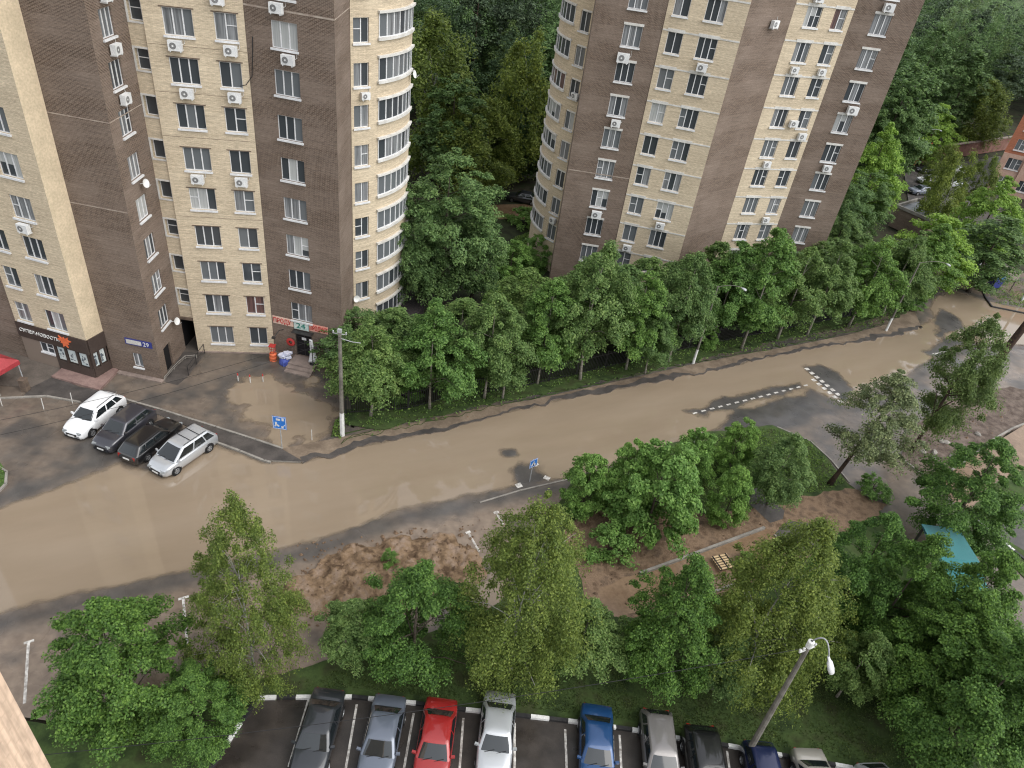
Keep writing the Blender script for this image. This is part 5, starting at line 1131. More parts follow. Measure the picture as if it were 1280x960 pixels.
def car(kind, pm, X_, Y_, head, label, group, rails=False, name='parked_car', z=0.0, glass='car_glass', crossbars=False):
    L, W, Hh, zh, zb, zt, fa, fb, fc, fd = CAR[kind]; w = W / 2
    root = empty(name, (X_, Y_, z), head, label, 'car', group)
    xa, xb, xc, xd = (L / 2 - L * f for f in (fa, fb, fc, fd))
    # lower body: lofted cross sections from nose to tail
    S = [(0.0, 0.34, 0.58, 0.58), (0.012, 0.24, 0.66, 0.72), (0.045, 0.20, 0.60 * zh + 0.24, 0.88), (fa * 0.55, 0.19, zh - 0.06, 0.97), (fa, 0.19, zh + 0.02, 1.0), ((fa + fd) / 2, 0.18, zb, 1.0), (min(fd, 0.96), 0.19, zt, 0.98), (0.975, 0.22, zt - 0.05, 0.93), (0.992, 0.28, zt - 0.22, 0.85), (1.0, 0.36, zt - 0.34, 0.72)]
    b = MB(); ring = []
    for f, z0, z1, ws in S:
        ww = w * ws; x = L / 2 - L * f; zm = z0 + (z1 - z0) * 0.55
        half = [(0, z1 + 0.03), (0.5 * ww, z1 + 0.022), (0.84 * ww, z1), (0.945 * ww, z1 - 0.05), (0.985 * ww, z1 - 0.16), (ww, zm), (0.98 * ww, z0 + 0.16), (0.93 * ww, z0 + 0.03), (0.80 * ww, z0)]
        ring.append([(x, y, zz) for y, zz in half] + [(x, -y, zz) for y, zz in half[:0:-1]])
    n = len(ring[0]); vs = [p for r_ in ring for p in r_]; fs = []
    for i in range(len(ring) - 1):
        for k in range(n): fs.append((i * n + k, i * n + (k + 1) % n, (i + 1) * n + (k + 1) % n, (i + 1) * n + k))
    fs.append(tuple(range(n - 1, -1, -1))); fs.append(tuple((len(ring) - 1) * n + k for k in range(n)))
    b.idx(vs, fs); body = b.build('body', pm, root, True, True)
    # cabin
    wb, wr = w * 0.95, w * 0.74; zr = Hh - 0.04
    def sec(s): return (xa + (xb - xa) * s, xd + (xc - xd) * s, wb + (wr - wb) * s ** 1.15, zb - 0.03 + (zr - zb + 0.03) * s)
    def loop(s, ins=0.0, dz=0.0):
        x1, x0, ww, zz = sec(s); x1 -= ins; x0 += ins; ww -= ins; r_ = 0.20 * (1 - 0.2 * s); out = []
        for (cx_, cy_, q0) in ((x1 - r_, ww - r_, 0), (x0 + r_, ww - r_, 90), (x0 + r_, -ww + r_, 180), (x1 - r_, -ww + r_, 270)):
            for k in range(5):
                q = R(q0 + 90 * k / 4); out.append((cx_ + r_ * math.cos(q), cy_ + r_ * math.sin(q), zz + dz))
        return out
    b = MB(); lv = [loop(s) for s in (0, 0.3, 0.6, 0.88)] + [loop(0.96, 0.02, 0.0), loop(1.0, 0.09, 0.005), loop(1.0, 0.24, 0.035), loop(1.0, 0.45, 0.055)]
    m_ = 20; vs = [p for l in lv for p in l]; fs = []
    for i in range(len(lv) - 1):
        for k in range(m_): fs.append((i * m_ + k, i * m_ + (k + 1) % m_, (i + 1) * m_ + (k + 1) % m_, (i + 1) * m_ + k))
    fs.append(tuple((len(lv) - 1) * m_ + k for k in range(m_))); b.idx(vs, fs); b.build('roof', pm, root, True)
    # glass
    def panel(nm, fn, nu=6, nv=4, mm=glass):
        g = MB(); vs = []; fs = []
        for j in range(nv + 1):
            for i in range(nu + 1): vs.append(fn(i / nu, j / nv))
        for j in range(nv):
            for i in range(nu): a = j * (nu + 1) + i; fs.append((a, a + 1, a + nu + 2, a + nu + 1))
        g.idx(vs, fs); return g.build(nm, MT[mm], root, True)
    def fr(front):
        def f(i, j):
            s = 0.04 + 0.84 * j; x1, x0, ww, zz = sec(s); y = (2 * i - 1) * (ww - 0.13); sg = 1 if front else -1
            x = (x1 if front else x0) + sg * (0.012 - 0.035 * (2 * i - 1) ** 4)
            return (x, -y * sg * -1 if front else -y, zz + (0.012))
        return f
    panel('windscreen', fr(True)); panel('rear_window', fr(False))
    for sd in (1, -1):
        spans = ((0.03, 0.50), (0.545, 0.97)) if kind in ('sedan', 'hatch') else ((0.03, 0.40), (0.44, 0.74), (0.775, 0.975))
        for (p0, p1) in spans:
            def f(i, j, p0=p0, p1=p1, sd=sd):
                s = 0.12 + 0.72 * j; x1, x0, ww, zz = sec(s); x1 -= 0.16; x0 += 0.14; p = p0 + (p1 - p0) * i
                if sd > 0: p = p0 + (p1 - p0) * (1 - i)
                return (x1 + (x0 - x1) * p, sd * (ww + 0.008), zz)
            panel('side_window', f, 4, 3)
    # wheels
    wx = L * 0.295; r_ = 0.34 if kind in ('suv', 'minivan') else 0.315
    for sx, ox in ((1, wx + 0.05), (-1, -wx + 0.02)):
        for sd in (1, -1):
            a = MB(); a.lathe([(0.0, -0.02), (r_ + 0.07, -0.02), (r_ + 0.07, 0.004), (0, 0.004)], 20, 0, 'y', (0, 0, 0)); ar = a.build('wheel_arch', MT['trim'], root); ar.location = (ox, sd * (w * 0.985), r_ + 0.02); ar.rotation_euler = (0, 0, 0 if sd > 0 else math.pi)
            a = MB(); a.lathe([(r_ * 0.6, -0.11), (r_ * 0.94, -0.11), (r_, -0.07), (r_, 0.07), (r_ * 0.94, 0.10), (r_ * 0.66, 0.11), (r_ * 0.62, 0.08)], 22, 0, 'y'); ty = a.build('wheel', MT['tyre'], root, True); ty.location = (ox, sd * (w - 0.075), r_); ty.rotation_euler = (0, 0, 0 if sd > 0 else math.pi)
            a = MB(); a.lathe([(r_ * 0.64, 0.09), (r_ * 0.58, 0.105), (r_ * 0.54, 0.06), (0.0, 0.06)], 20, 0, 'y'); a.lathe([(0.07, 0.06), (0.06, 0.10), (0.0, 0.10)], 10, 0, 'y')
            for k in range(5):
                q = 2 * math.pi * k / 5; a.box((0, 0, 0), (r_ * 0.50, 0.03, 0.06), 0, mtx=Matrix.Rotation(q, 4, 'Y') @ Matrix.Translation((r_ * 0.32, 0.085, 0)))
            a.build('rim', MT['rim'], ty)
    # lamps, plates, mirrors
    for sd in (1, -1):
        a = MB(); a.box((L / 2 - 0.12, sd * w * 0.58, 0.60 * zh + 0.09), (0.20, w * 0.34, 0.12), 0, -sd * 0.45); a.build('headlight', MT['lamp_glass'], root)
        a = MB(); a.box((-L / 2 + 0.10, sd * w * 0.66, zt - 0.27), (0.14, w * 0.24, 0.16 if kind in ('sedan', 'hatch') else 0.28), 0, sd * 0.25); a.build('tail_light', MT['tail'], root)
        a = MB(); a.box((xa - 0.28, sd * (w + 0.06), zb + 0.06), (0.12, 0.20, 0.13), 0, sd * 0.2); a.box((xa - 0.26, sd * (w - 0.06), zb + 0.0), (0.06, 0.12, 0.05)); a.build('wing_mirror', pm, root)
    a = MB(); a.box((L / 2 - 0.03, 0, 0.56), (0.09, w * 0.9, 0.13)); a.box((L / 2 - 0.02, 0, 0.33), (0.10, w * 1.25, 0.12)); a.build('grille', MT['trim'], root)
    for sx in (1, -1):
        a = MB(); a.box((sx * (L / 2 + 0.012) + (0.02 if sx > 0 else 0), 0, 0.46 if sx > 0 else 0.62), (0.03, 0.52, 0.115)); a.build('number_plate', MT['plate'], root)
    a = MB(); a.tube([(xa + 0.03, -w * 0.6, zb - 0.0), (xa - 0.10, -w * 0.05, zb + 0.085)], 0.014, 5); a.tube([(xa + 0.03, w * 0.05, zb - 0.0), (xa - 0.10, w * 0.6, zb + 0.085)], 0.014, 5); a.build('wiper', MT['trim'], root)
    if rails or crossbars:
        a = MB()
        for sd in (1, -1): a.tube([(xb - 0.15, sd * (wr - 0.06), zr + 0.03), (xb - 0.25, sd * (wr - 0.06), zr + 0.08), (xc + 0.25, sd * (wr - 0.06), zr + 0.08), (xc + 0.15, sd * (wr - 0.06), zr + 0.03)], 0.022, 6)
        if crossbars:
            for x in (xb - 0.75, xc + 0.75): a.tube([(x, -wr + 0.06, zr + 0.09), (x, wr - 0.06, zr + 0.09)], 0.025, 6)
        a.build('roof_rails', MT['trim'], root)
    return root
def car_px(kind, pm, front, rear, label, group, zf_=0.0, zr_=0.0, **kw):
    a = Vector(G(*front, zf_)); c = Vector(G(*rear, zr_)); d = a - c; m = (a + c) / 2
    return car(kind, pm, m.x, m.y, math.atan2(d.y, d.x), label, group, **kw)
g1 = 'cars parked nose out beside the courtyard'
def car_roof(kind, pm, mid, head, label, group, **kw):
    """place by the middle of the roof"""
    L, W, Hh, *_r = CAR[kind]; fc = (CAR[kind][7] + CAR[kind][8]) / 2; x = L / 2 - L * fc; p = Vector(G(*mid, Hh)); return car(kind, pm, p.x - math.cos(head) * x, p.y - math.sin(head) * x, head, label, group, **kw)
hd = R(-99)
car_roof('suv', PN['white'], (122, 499), R(-101), 'white SUV parked highest and leftmost of the four beside the courtyard', g1, rails=True)
car_roof('suv', PN['graphite'], (160, 515), R(-104), 'dark graphite SUV between the white SUV and the black car', g1)
car_roof('wagon', PN['black'], (178, 544), R(-106 + 180), 'black estate car parked tail out next to the silver minivan', g1, rails=True)
car_roof('minivan', PN['silver'], (235, 543), R(-113), 'silver minivan with roof bars standing in the edge of the flood', g1, crossbars=True)
g2 = 'cars parked in a row in the bottom car park'
def lot(kind, pm, rear, head, label, zt_=0.95, **kw):
    p = Vector(G(*rear, zt_)); L = CAR[kind][0]; h_ = R(head); car(kind, pm, p.x + math.cos(h_) * L / 2, p.y + math.sin(h_) * L / 2, h_, label, g2, z=0.115, **kw)
lot('sedan', PN['darkgrey'], (413, 860), -89, 'dark grey sedan farthest left in the car park row')
lot('sedan', PN['bluegrey'], (489, 868), -89, 'blue grey sedan with its tail under the tree, left of the red car')
lot('sedan', PN['redp'], (553, 872), -89, 'red sedan with its tail under the tree')
lot('sedan', PN['silver'], (626, 864), -89.5, 'silver sedan right of the red car, beside the empty bay')
lot('sedan', PN['bluep'], (746, 880), -90, 'bright blue sedan right of the empty parking bay')
lot('wagon', PN['greyp'], (820, 886), -88, 'grey estate car between the bright blue and the black car')
lot('suv', PN['black'], (874, 907), -87, 'black SUV between the grey estate and the navy car')
lot('hatch', PN['navy'], (946, 925), -86, 'navy blue hatchback at the foot of the street lamp')
lot('sedan', PN['beige'], (1008, 934), -84, 'pale beige sedan with a dark rear window, second from the right')
lot('hatch', PN['silver'], (1086, 952), -80, 'pale silver car farthest right in the car park row, mostly cut off')
g3 = 'cars far behind the towers'
def far(kind, pm, px, head, label): x, y = G(*px, 0.6); car(kind, pm, x, y, R(head), label, g3)
far('sedan', PN['darkgrey'], (654, 247), 180 - 5, 'dark sedan on the brown service road between the towers')
far('hatch', PN['white'], (1161, 225), 195, 'white hatchback in the open beside the low flat roof')
far('sedan', PN['darkgrey'], (1162, 212), 195, 'dark car just behind the white hatchback')
far('sedan', PN['bluegrey'], (1152, 238), 200, 'dark blue car in front of the white hatchback')
far('sedan', PN['white'], (1197, 213), 195, 'white car half hidden behind the weeping birch')
far('sedan', PN['silver'], (1193, 229), 195, 'pale car mostly hidden behind the weeping birch leaves')
far('sedan', PN['black'], (1221, 331), 200, 'black car parked behind the iron gate')
# ------------------------------------------------------------------ fences, poles, signs and small things
def iron_fence(pts, h, label, name='iron_fence', gap=0.17, top=True):
    root = empty(name, (pts[0][0], pts[0][1], 0), 0, label, 'fence'); o0 = Vector((pts[0][0], pts[0][1], 0)); b = MB(); r_ = MB(); q = MB()
    posts = []
    for i in range(len(pts) - 1):
        a = Vector((*pts[i], 0)) - o0; c = Vector((*pts[i + 1], 0)) - o0; d = c - a; L = d.length; u = d / L; ang = math.atan2(d.y, d.x); n = int(L / gap)
        for k in range(n): p = a + u * (L * (k + 0.5) / n); b.box((p.x, p.y, h / 2 + 0.05), (0.035, 0.035, h), 0, ang)
        for z_ in (0.3, h - 0.2): p = (a + c) / 2; r_.box((p.x, p.y, z_), (L, 0.05, 0.05), 0, ang)
        m = max(1, int(L / 2.8))
        for k in range(m + (1 if i == len(pts) - 2 else 0)): posts.append(a + u * (L * k / m))
    b.build('bars', MT['dark_metal'], root); r_.build('rails', MT['dark_metal'], root)
    for p in posts:
        q = MB(); q.box((p.x, p.y, h / 2 + 0.08), (0.09, 0.09, h + 0.16)); q.build('post', MT['dark_metal'], root)
    return root
iron_fence(pxpoly([(432, 519), (510, 513), (560, 500), (650, 486), (720, 470), (790, 453), (860, 437), (960, 417), (1060, 397), (1112, 381)]), 1.9, 'long black iron picket fence behind the weedy verge')
iron_fence(pxpoly([(1184, 346), (1200, 352), (1213, 357)]), 1.9, 'iron fence panel left of the open gate', 'iron_fence')
iron_fence(pxpoly([(1216, 358.5), (1226, 362), (1236, 366)]), 2.0, 'iron gate leaf between two dark posts by the blue bin', 'iron_gate')
# tall concrete pole left, whitewashed foot
def pole(base, top_z, r0, r1, label, foot=2.0, name='utility_pole', lean=(0, 0), m='post', octo=8):
    X_, Y_ = G(*base); root = empty(name, (X_, Y_, 0), 0, label, 'pole'); b = MB(); f = foot / top_z
    b.tube([(lean[0] * f, lean[1] * f, foot), (lean[0], lean[1], top_z)], [r0 + (r1 - r0) * f, r1], octo); b.build('shaft', MT[m], root)
    if foot: b = MB(); b.tube([(0, 0, -0.1), (lean[0] * f, lean[1] * f, foot - 0.002)], [r0 * 1.06, (r0 + (r1 - r0) * f) * 1.06], octo); b.build('painted_foot', MT['lime'], root)
    return root
X_, Y_ = G(428, 545); hp = height_for(X_, Y_, 415)
p1 = pole((428, 545), hp, 0.17, 0.12, 'tall concrete utility pole with whitewashed foot at the left fence corner', 2.3)
b = MB(); b.box((0, 0, hp + 0.1), (0.28, 0.2, 0.25)); b.tube([(0.0, 0, hp - 0.5), (0.9, -0.1, hp - 0.6), (1.5, -0.15, hp - 0.55)], 0.03, 6); b.tube([(-0.5, 0, hp - 0.15), (0.5, 0, hp - 0.15)], 0.03, 6)
for x in (-0.45, 0.45, 0): b.lathe([(0.05, hp - 0.12), (0.06, hp + 0.02), (0.03, hp + 0.06), (0, hp + 0.06)], 8, c=(x, 0, 0))
b.build('crossarm', MT['steel'], p1)
def arm_lamp(root, z_, dx, dy, m='steel', rise=0.9, headm='steel', hl=0.6):
    b = MB(); u = Vector((dx, dy, 0)); P = []
    for k in range(9):
        q = k / 8; P.append(u * q + Vector((0, 0, z_ + rise * math.sin(q * 2.0) * 1.0)))
    b.tube(P, 0.03, 6); b.build('arm', MT[m], root)
    e = P[-1]; n = u.normalized(); a = math.atan2(n.y, n.x); h = MB()
    h.lathe([(0.0, 0.0), (0.07, 0.0), (0.08, hl * 0.25), (0.17, hl * 0.4), (0.19, hl * 0.75), (0.15, hl), (0.0, hl)], 12, c=(0, 0, 0)); o = h.build('lamp_head', MT[headm], root, True); o.scale = (0.55, 1, 1); o.location = e; o.rotation_euler = (0, R(90 + 18), a)
    return o
for bs, ty, l, dd in (((866, 455), 358, 'grey street lamp with whitewashed foot standing among the fence trees', (1.9, -0.4)), ((1107, 414), 328, 'grey street lamp with whitewashed foot at the road mouth', (2.4, -0.3))):
    X_, Y_ = G(*bs); hz = height_for(X_, Y_, ty); rt = pole(bs, hz, 0.13, 0.06, l, 1.7, 'street_lamp', m='post'); rt['category'] = 'street lamp'; arm_lamp(rt, hz - 0.05, *dd, rise=0.5, m='post', hl=0.5)
rt = pole((1277, 376), 8.5, 0.16, 0.1, 'whitewashed lamp post foot at the right edge beside the notice board', 2.6, 'street_lamp'); rt['category'] = 'street lamp'; arm_lamp(rt, 8.4, 1.5, -.8)
X_, Y_ = G(1130, 215); rt = empty('street_lamp', (X_, Y_, 0), 0, 'thin pale street lamp above the bright tree right of the brown tower', 'street lamp'); hz = height_for(X_, Y_, 166); b = MB(); b.tube([(0, 0, 0), (0, 0, hz)], [0.16, 0.1], 8); b.build('shaft', MT['steel'], rt); arm_lamp(rt, hz - .05, 3.2, 1.0, rise=.8)
# curved lamp over the car park
X_, Y_ = G(930, 949); hz = height_for(X_, Y_, 808); tp = Vector((X_, Y_, 0))
xt, yt = G(1012, 806, hz)
rt = empty('street_lamp', (X_, Y_, 0), 0, 'tall concrete lamp post with a curved arm and white lamp head over the car park', 'street lamp'); ln = (xt - X_, yt - Y_)
b = MB(); b.tube([(0, 0, 0), (ln[0], ln[1], hz)], [0.17, 0.10], 8); b.build('shaft', MT['post'], rt)
b = MB(); b.lathe([(0.14, hz - 0.15), (0.15, hz + 0.25), (0.06, hz + 0.3)], 10, c=(ln[0], ln[1], 0)); b.box((ln[0], ln[1], hz - 0.35), (0.9, 0.07, 0.07), 0, 0.5)
for k, (dx, dy) in enumerate(((-0.4, -0.22), (0.4, 0.22), (-0.2, -0.1))): b.lathe([(0.03, hz - 0.3), (0.055, hz - 0.24), (0.055, hz - 0.14), (0.02, hz - 0.1)], 8, c=(ln[0] + dx, ln[1] + dy, 0))
b.build('crossarm', MT['lime'], rt)
ex, ey = G(1039, 818, hz + 0.25); ux, uy = ex - xt, ey - yt; b = MB(); P = []
for k in range(11):
    q = k / 10; P.append((ln[0] + ux * q, ln[1] + uy * q, hz + 0.25 + 0.85 * math.sin(math.pi * min(1, q * 0.98)) ** 0.8 * (1 - 0.25 * q) - 0.35 * q))
b.tube(P, 0.033, 7); b.build('arm', MT['steel'], rt, True)
h = MB(); h.lathe([(0.0, -0.1), (0.08, -0.1), (0.10, 0.12), (0.20, 0.25), (0.235, 0.62), (0.20, 0.82), (0.12, 0.88), (0.0, 0.88)], 14); lh = h.build('lamp_head', MT['white'], rt, True)
lh.location = P[-1]; dv = (Vector(P[-1]) - Vector(P[-2])).normalized(); dv = (dv + Vector((0.25 * ux, 0.25 * uy, 0.0))).normalized(); lh.rotation_euler = dv.to_track_quat('Z', 'Y').to_euler(); lh.scale = (0.82, 0.6, 0.95)
lampTop = Vector((xt, yt, hz - 0.2))
def wire(a, c, sag, label, r=0.014, name='overhead_cable'):
    b = MB(); P = []
    for k in range(25):
        q = k / 24; p = Vector(a).lerp(Vector(c), q); p.z -= sag * 4 * q * (1 - q); P.append(p)
    b.tube(P, r, 5); return tag(b.build(name, MT['trim']), label, 'cable')
wire(lampTop, (*G(40, 945, 6.5), 6.5), 0.7, 'thin black cable sagging from the curved lamp post across the car park to the left')
pt = Vector((*G(428, 545), hp - 0.2)); 
wire(pt + Vector((-.4, 0, 0)), (*G(-80, 540, 5.5), 5.5), 0.6, 'upper of two thin cables from the concrete pole over the courtyard', 0.012)
wire(pt + Vector((.4, 0, 0)), (*G(-80, 560, 5.0), 5.0), 0.7, 'lower of two thin cables from the concrete pole over the courtyard', 0.012)
# blue road signs
def road_sign(base, h, w, hh, tilt, label, yaw=0.0, arrow=False):
    X_, Y_ = G(*base); root = empty('road_sign', (X_, Y_, 0), yaw, label, 'road sign'); b = MB(); b.tube([(0, 0, -0.1), (0, 0, h)], 0.035, 8); b.build('post', MT['steel'], root)
    m = Matrix.Translation((0, -0.06, h - hh / 2 + 0.05)) @ Matrix.Rotation(R(tilt), 4, 'X'); b = MB(); b.box((0, 0, 0), (w, 0.02, hh), 0, mtx=m); pl = b.build('plate', MT['blue_sign'], root)
    b = MB(); T = lambda x, z_, dx, dz, rz=0: b.box((0, 0, 0), (dx, 0.008, dz), 0, mtx=m @ Matrix.Translation((x * w, -0.0125, z_ * hh)) @ Matrix.Rotation(rz, 4, 'Y'))
    e = 0.035
    T(0, 0.46, w * 0.94, e); T(0, -0.46, w * 0.94, e); T(-0.46, 0, e, hh * 0.86); T(0.46, 0, e, hh * 0.86); b.build('border', MT['white'], pl); b = MB()
    if not arrow:   # living-zone pictogram: house, person, child, car
        T(-0.08, 0.26, 0.30 * w, 0.16 * hh); T(0.26, 0.30, 0.16 * w, 0.22 * hh); T(-0.25, -0.08, 0.14 * w, 0.26 * hh); T(-0.12, -0.22, 0.22 * w, 0.10 * hh, 0.7); T(-0.3, -0.26, 0.2 * w, 0.07 * hh, -0.7); T(0.2, -0.32, 0.16 * w, 0.16 * hh); T(0.32, -0.2, 0.05, 0.22 * hh, 0.5)
    else:
        for k in range(6): T(0, -0.25 + 0.1 * k, (0.62 - 0.11 * k) * w, 0.085 * hh)
        o2 = MB()
        for (x, z_, dx, dz) in ((0.0, -0.12, 0.08, 0.22), (0.03, 0.06, 0.07, 0.07)): o2.box((0, 0, 0), (dx, 0.006, dz), 0, mtx=m @ Matrix.Translation((x, -0.022, z_)))
        o2.build('walker', MT['trim'], pl)
    b.build('pictogram', MT['white'], pl); return root
road_sign((352.5, 559), 2.9, 1.0, 1.15, 0, 'square blue sign with white pictogram on a thin post by the courtyard puddle')
road_sign((662, 602), 2.2, 0.72, 0.72, 0, 'blue pedestrian crossing sign on the dark dry patch in the flood', 0.75, True)
b = MB(); b.tube([(0, 0, 0), (0, 0, 1.0)], 0.03, 6); x_, y_ = G(390, 550); o = b.build('bollard_post', MT['white_trim']); o.location = (x_, y_, 0); tag(o, 'short pale post near the broken pavement edge right of the square sign', 'post')
b = MB(); b.tube([(0, 0, 0), (0, 0, 1.9)], 0.05, 6); b.tube([(0, 0, 1.85), (0.55, 0, 1.0)], 0.05, 6); x_, y_ = G(866, 558); o = b.build('marker_post', MT['lime']); o.location = (x_, y_, 0.1); tag(o, 'white bent post among the shrubs at the flood edge', 'post')
for i, (px, py) in enumerate(((298, 476), (313, 478), (329, 477))):
    x_, y_ = G(px, py); b = MB(); b.tube([(0, 0, -0.05), (0, 0, 0.55)], 0.05, 7, 0); b.tube([(0, 0, 0.552), (0, 0, 0.75)], 0.052, 7, 1); o = b.build('bollard', [MT['white_trim'], MT['red']]); o.location = (x_, y_, 0)
    tag(o, ('left', 'middle', 'right')[i] + ' of three small red and white bollards in the courtyard', 'bollard', 'small courtyard bollards')
for i, (px, py, t_) in enumerate(((3, 508, 'at the left edge by the red stall'), (55, 512, 'in the middle of the left parking area'), (91, 505, 'just left of the white SUV'))):
    x_, y_ = G(px, py); b = MB(); b.tube([(0, 0, -0.05), (0.05, 0.02, 1.05)], 0.03, 6); o = b.build('bollard', MT['white_trim']); o.location = (x_, y_, 0.0); tag(o, 'thin pale post ' + t_, 'bollard', 'thin posts of the left parking area')
# things by the small shop door
def at_wall(u, d, z=0): p = WB2(u, z, d); return (p[0], p[1], z)
o = empty('barrel', at_wall(0.35, 0.95), 0, 'orange barrel with a red stool top at the corner of the shop wall', 'barrel')
b = MB(); b.lathe([(0.0, 0), (0.30, 0), (0.33, 0.08), (0.30, 0.14), (0.33, 0.40), (0.29, 0.46), (0.31, 0.72), (0.25, 0.78), (0, 0.78)], 14); b.build('drum', MT['orange'], o)
b = MB(); 
for q in range(4): b.tube([(0.2 * math.cos(q * 1.57 + .78), 0.2 * math.sin(q * 1.57 + .78), 0.78), (0.26 * math.cos(q * 1.57 + .78), 0.26 * math.sin(q * 1.57 + .78), 1.5)], 0.025, 6)
b.box((0, 0, 1.52), (0.5, 0.5, 0.06)); b.box((0, 0, 1.1), (0.42, 0.04, 0.04)); b.build('stool', MT['red'], o)
o = empty('goods_pile', at_wall(1.45, 1.05), 0.2, 'blue and white pile of packed goods left of the shop steps', 'goods pile')
rngp = random.Random(4); b = MB(); b.lathe([(0, 0), (0.42, 0), (0.48, 0.2), (0.42, 0.5), (0.25, 0.75), (0, 0.78)], 12); b.box((0.1, -0.42, 0.3), (0.4, 0.2, 0.4), 0, 0.3); b.build('blue_sacks', noisy('blue_sack', (0.04, 0.06, 0.28), (0.09, 0.13, 0.42), 4, 0.6), o)
b = MB()
for k in range(9): b.box((rngp.uniform(-.35, .4), rngp.uniform(-.1, .45), 0.75 + 0.1 * (k % 4)), (rngp.uniform(.3, .55), rngp.uniform(.25, .5), rngp.uniform(.1, .2)), 0, rngp.uniform(0, 3))
b.build('white_packs', noisy('pale_wrap', (0.5, 0.52, 0.66), (0.72, 0.74, 0.82), 5, 0.4), o)
o = empty('flag_stand', at_wall(3.85, 0.75, 0.3), 0, 'narrow white banner on a dark foot right of the shop door', 'banner')
b = MB(); n = 12; vs = []; fs = []
for k in range(n + 1):
    q = k / n; wd = 0.16 + 0.20 * (1 - q) ** 1.5
    for s in (-1, 1):
        for dd in (-0.02, 0.02): vs.append((s * wd + 0.05 * math.sin(q * 5), dd + 0.08 * math.sin(q * 4 + s), 0.3 + 2.3 * q))
for k in range(n):
    a = k * 4; c = a + 4
    fs += [(a, a + 2, c + 2, c), (a + 3, a + 1, c + 1, c + 3), (a + 1, a, c, c + 1), (a + 2, a + 3, c + 3, c + 2)]
fs += [(0, 1, 3, 2), (n * 4, n * 4 + 2, n * 4 + 3, n * 4 + 1)]
b.idx(vs, fs); b.build('cloth', MT['white'], o, True); b = MB(); b.lathe([(0, 0.0), (0.36, 0.0), (0.34, 0.12), (0.1, 0.2), (0.03, 0.3), (0.03, 2.7), (0, 2.7)], 12); b.build('foot', MT['trim'], o)
b = MB(); b.lathe([(0.17, -0.05), (0.36, -0.05), (0.40, 0.0), (0.36, 0.05), (0.17, 0.05), (0.17, -0.05)], 18, axis='y'); o = b.build('round_sign', MT['red'], None, True); p = WB2(1.62, 1.7, 0.12); o.location = p; o.rotation_euler = (0, 0, math.atan2(WB2.d.y, WB2.d.x)); tag(o, 'round red ring shaped sign left of the small shop door', 'sign')
# ramp rails at the passage
def rail(pts, label, h=0.95, m='dark_metal'):
    P = [Vector((*G(a, c_), 0)) for a, c_ in pts]; root = empty('handrail', P[0], 0, label, 'railing'); b = MB(); b.tube([p - P[0] + Vector((0, 0, h)) for p in P], 0.03, 6); b.tube([p - P[0] + Vector((0, 0, h * 0.5)) for p in P], 0.022, 6); b.build('rail', MT[m], root)
    for p in P: b = MB(); b.tube([p - P[0], p - P[0] + Vector((0, 0, h))], 0.03, 6); b.build('post', MT[m], root)
rail([(206, 476), (218, 462), (232, 449), (246, 448)], 'pale handrail beside the brown wall at the passage ramp', 0.35, 'concrete'); rail([(236, 470), (246, 456), (256, 442)], 'dark iron handrail on the right of the passage ramp')
sheet('ramp', pxpoly([(206, 478), (224, 440), (247, 440), (258, 441), (234, 472), (222, 482)]), 0.05, mped, 0.2, 'dark asphalt ramp leading into the passage', cat='ramp')
# red stall at the left edge
S0 = empty('market_stall', (*G(-16, 497), 0), R(-14), 'red tent roofed stall cut off by the left edge', 'stall')
b = MB(); w_, d_ = 4.2, 2.6
b.idx([(-w_, 0, 2.1), (0.9, 0, 2.1), (0.9, d_, 2.1), (-w_, d_, 2.1), (-w_ + 1, d_ / 2, 2.9), (0.0, d_ / 2, 2.9), (-w_, 0, 1.75), (0.9, 0, 1.75), (0.9, d_, 1.75), (-w_, d_, 1.75)], [(0, 1, 5, 4), (1, 2, 5), (2, 3, 4, 5), (3, 0, 4), (6, 7, 1, 0), (7, 8, 2, 1), (8, 9, 3, 2), (9, 6, 0, 3)]); b.build('canopy', noisy('red_canvas', (0.30, 0.035, 0.04), (0.38, 0.05, 0.06), 1.2, 0.55, 0.4), S0)
for x in (-w_ + .1, 0.8):
    for y in (0.1, d_ - 0.1): b = MB(); b.tube([(x, y, 0), (x, y, 2.1)], 0.04, 6); b.build('post', MT['steel'], S0)
b = MB(); b.box((-1.5, 0.3, 0.45), (4.4, 0.5, 0.9)); b.box((-1.5, 0.2, 0.93), (4.6, 0.8, 0.06)); b.build('counter', MT['concrete'], S0)
x_, y_ = G(33, 489); b = MB(); b.box((0, 0, 0.55), (0.45, 0.45, 1.1)); b.box((0, 0, 1.13), (0.52, 0.52, 0.06)); o = b.build('stone_post', MT['lintel']); o.location = (x_, y_, 0); tag(o, 'square brownish gate post right of the red stall', 'post')
# wooden pallet on the path
x_, y_ = G(902, 707); P0 = empty('pallet', (x_, y_, 0.11), R(25), 'pale wooden pallet lying on the muddy park path', 'pallet'); wd = noisy('pale_wood', (0.50, 0.36, 0.20), (0.62, 0.47, 0.28), 5, 0.7, 0.3)
b = MB()
for k in range(6): b.box((0, -0.5 + k * 0.2, 0.30), (1.25, 0.13, 0.04))
b.build('boards', wd, P0); b = MB()
for x in (-0.52, 0, 0.52): b.box((x, 0, 0.22), (0.10, 1.15, 0.10)); b.box((x, 0, 0.345), (0.07, 1.15, 0.04))
b.build('bearers', MT['trim'], P0)
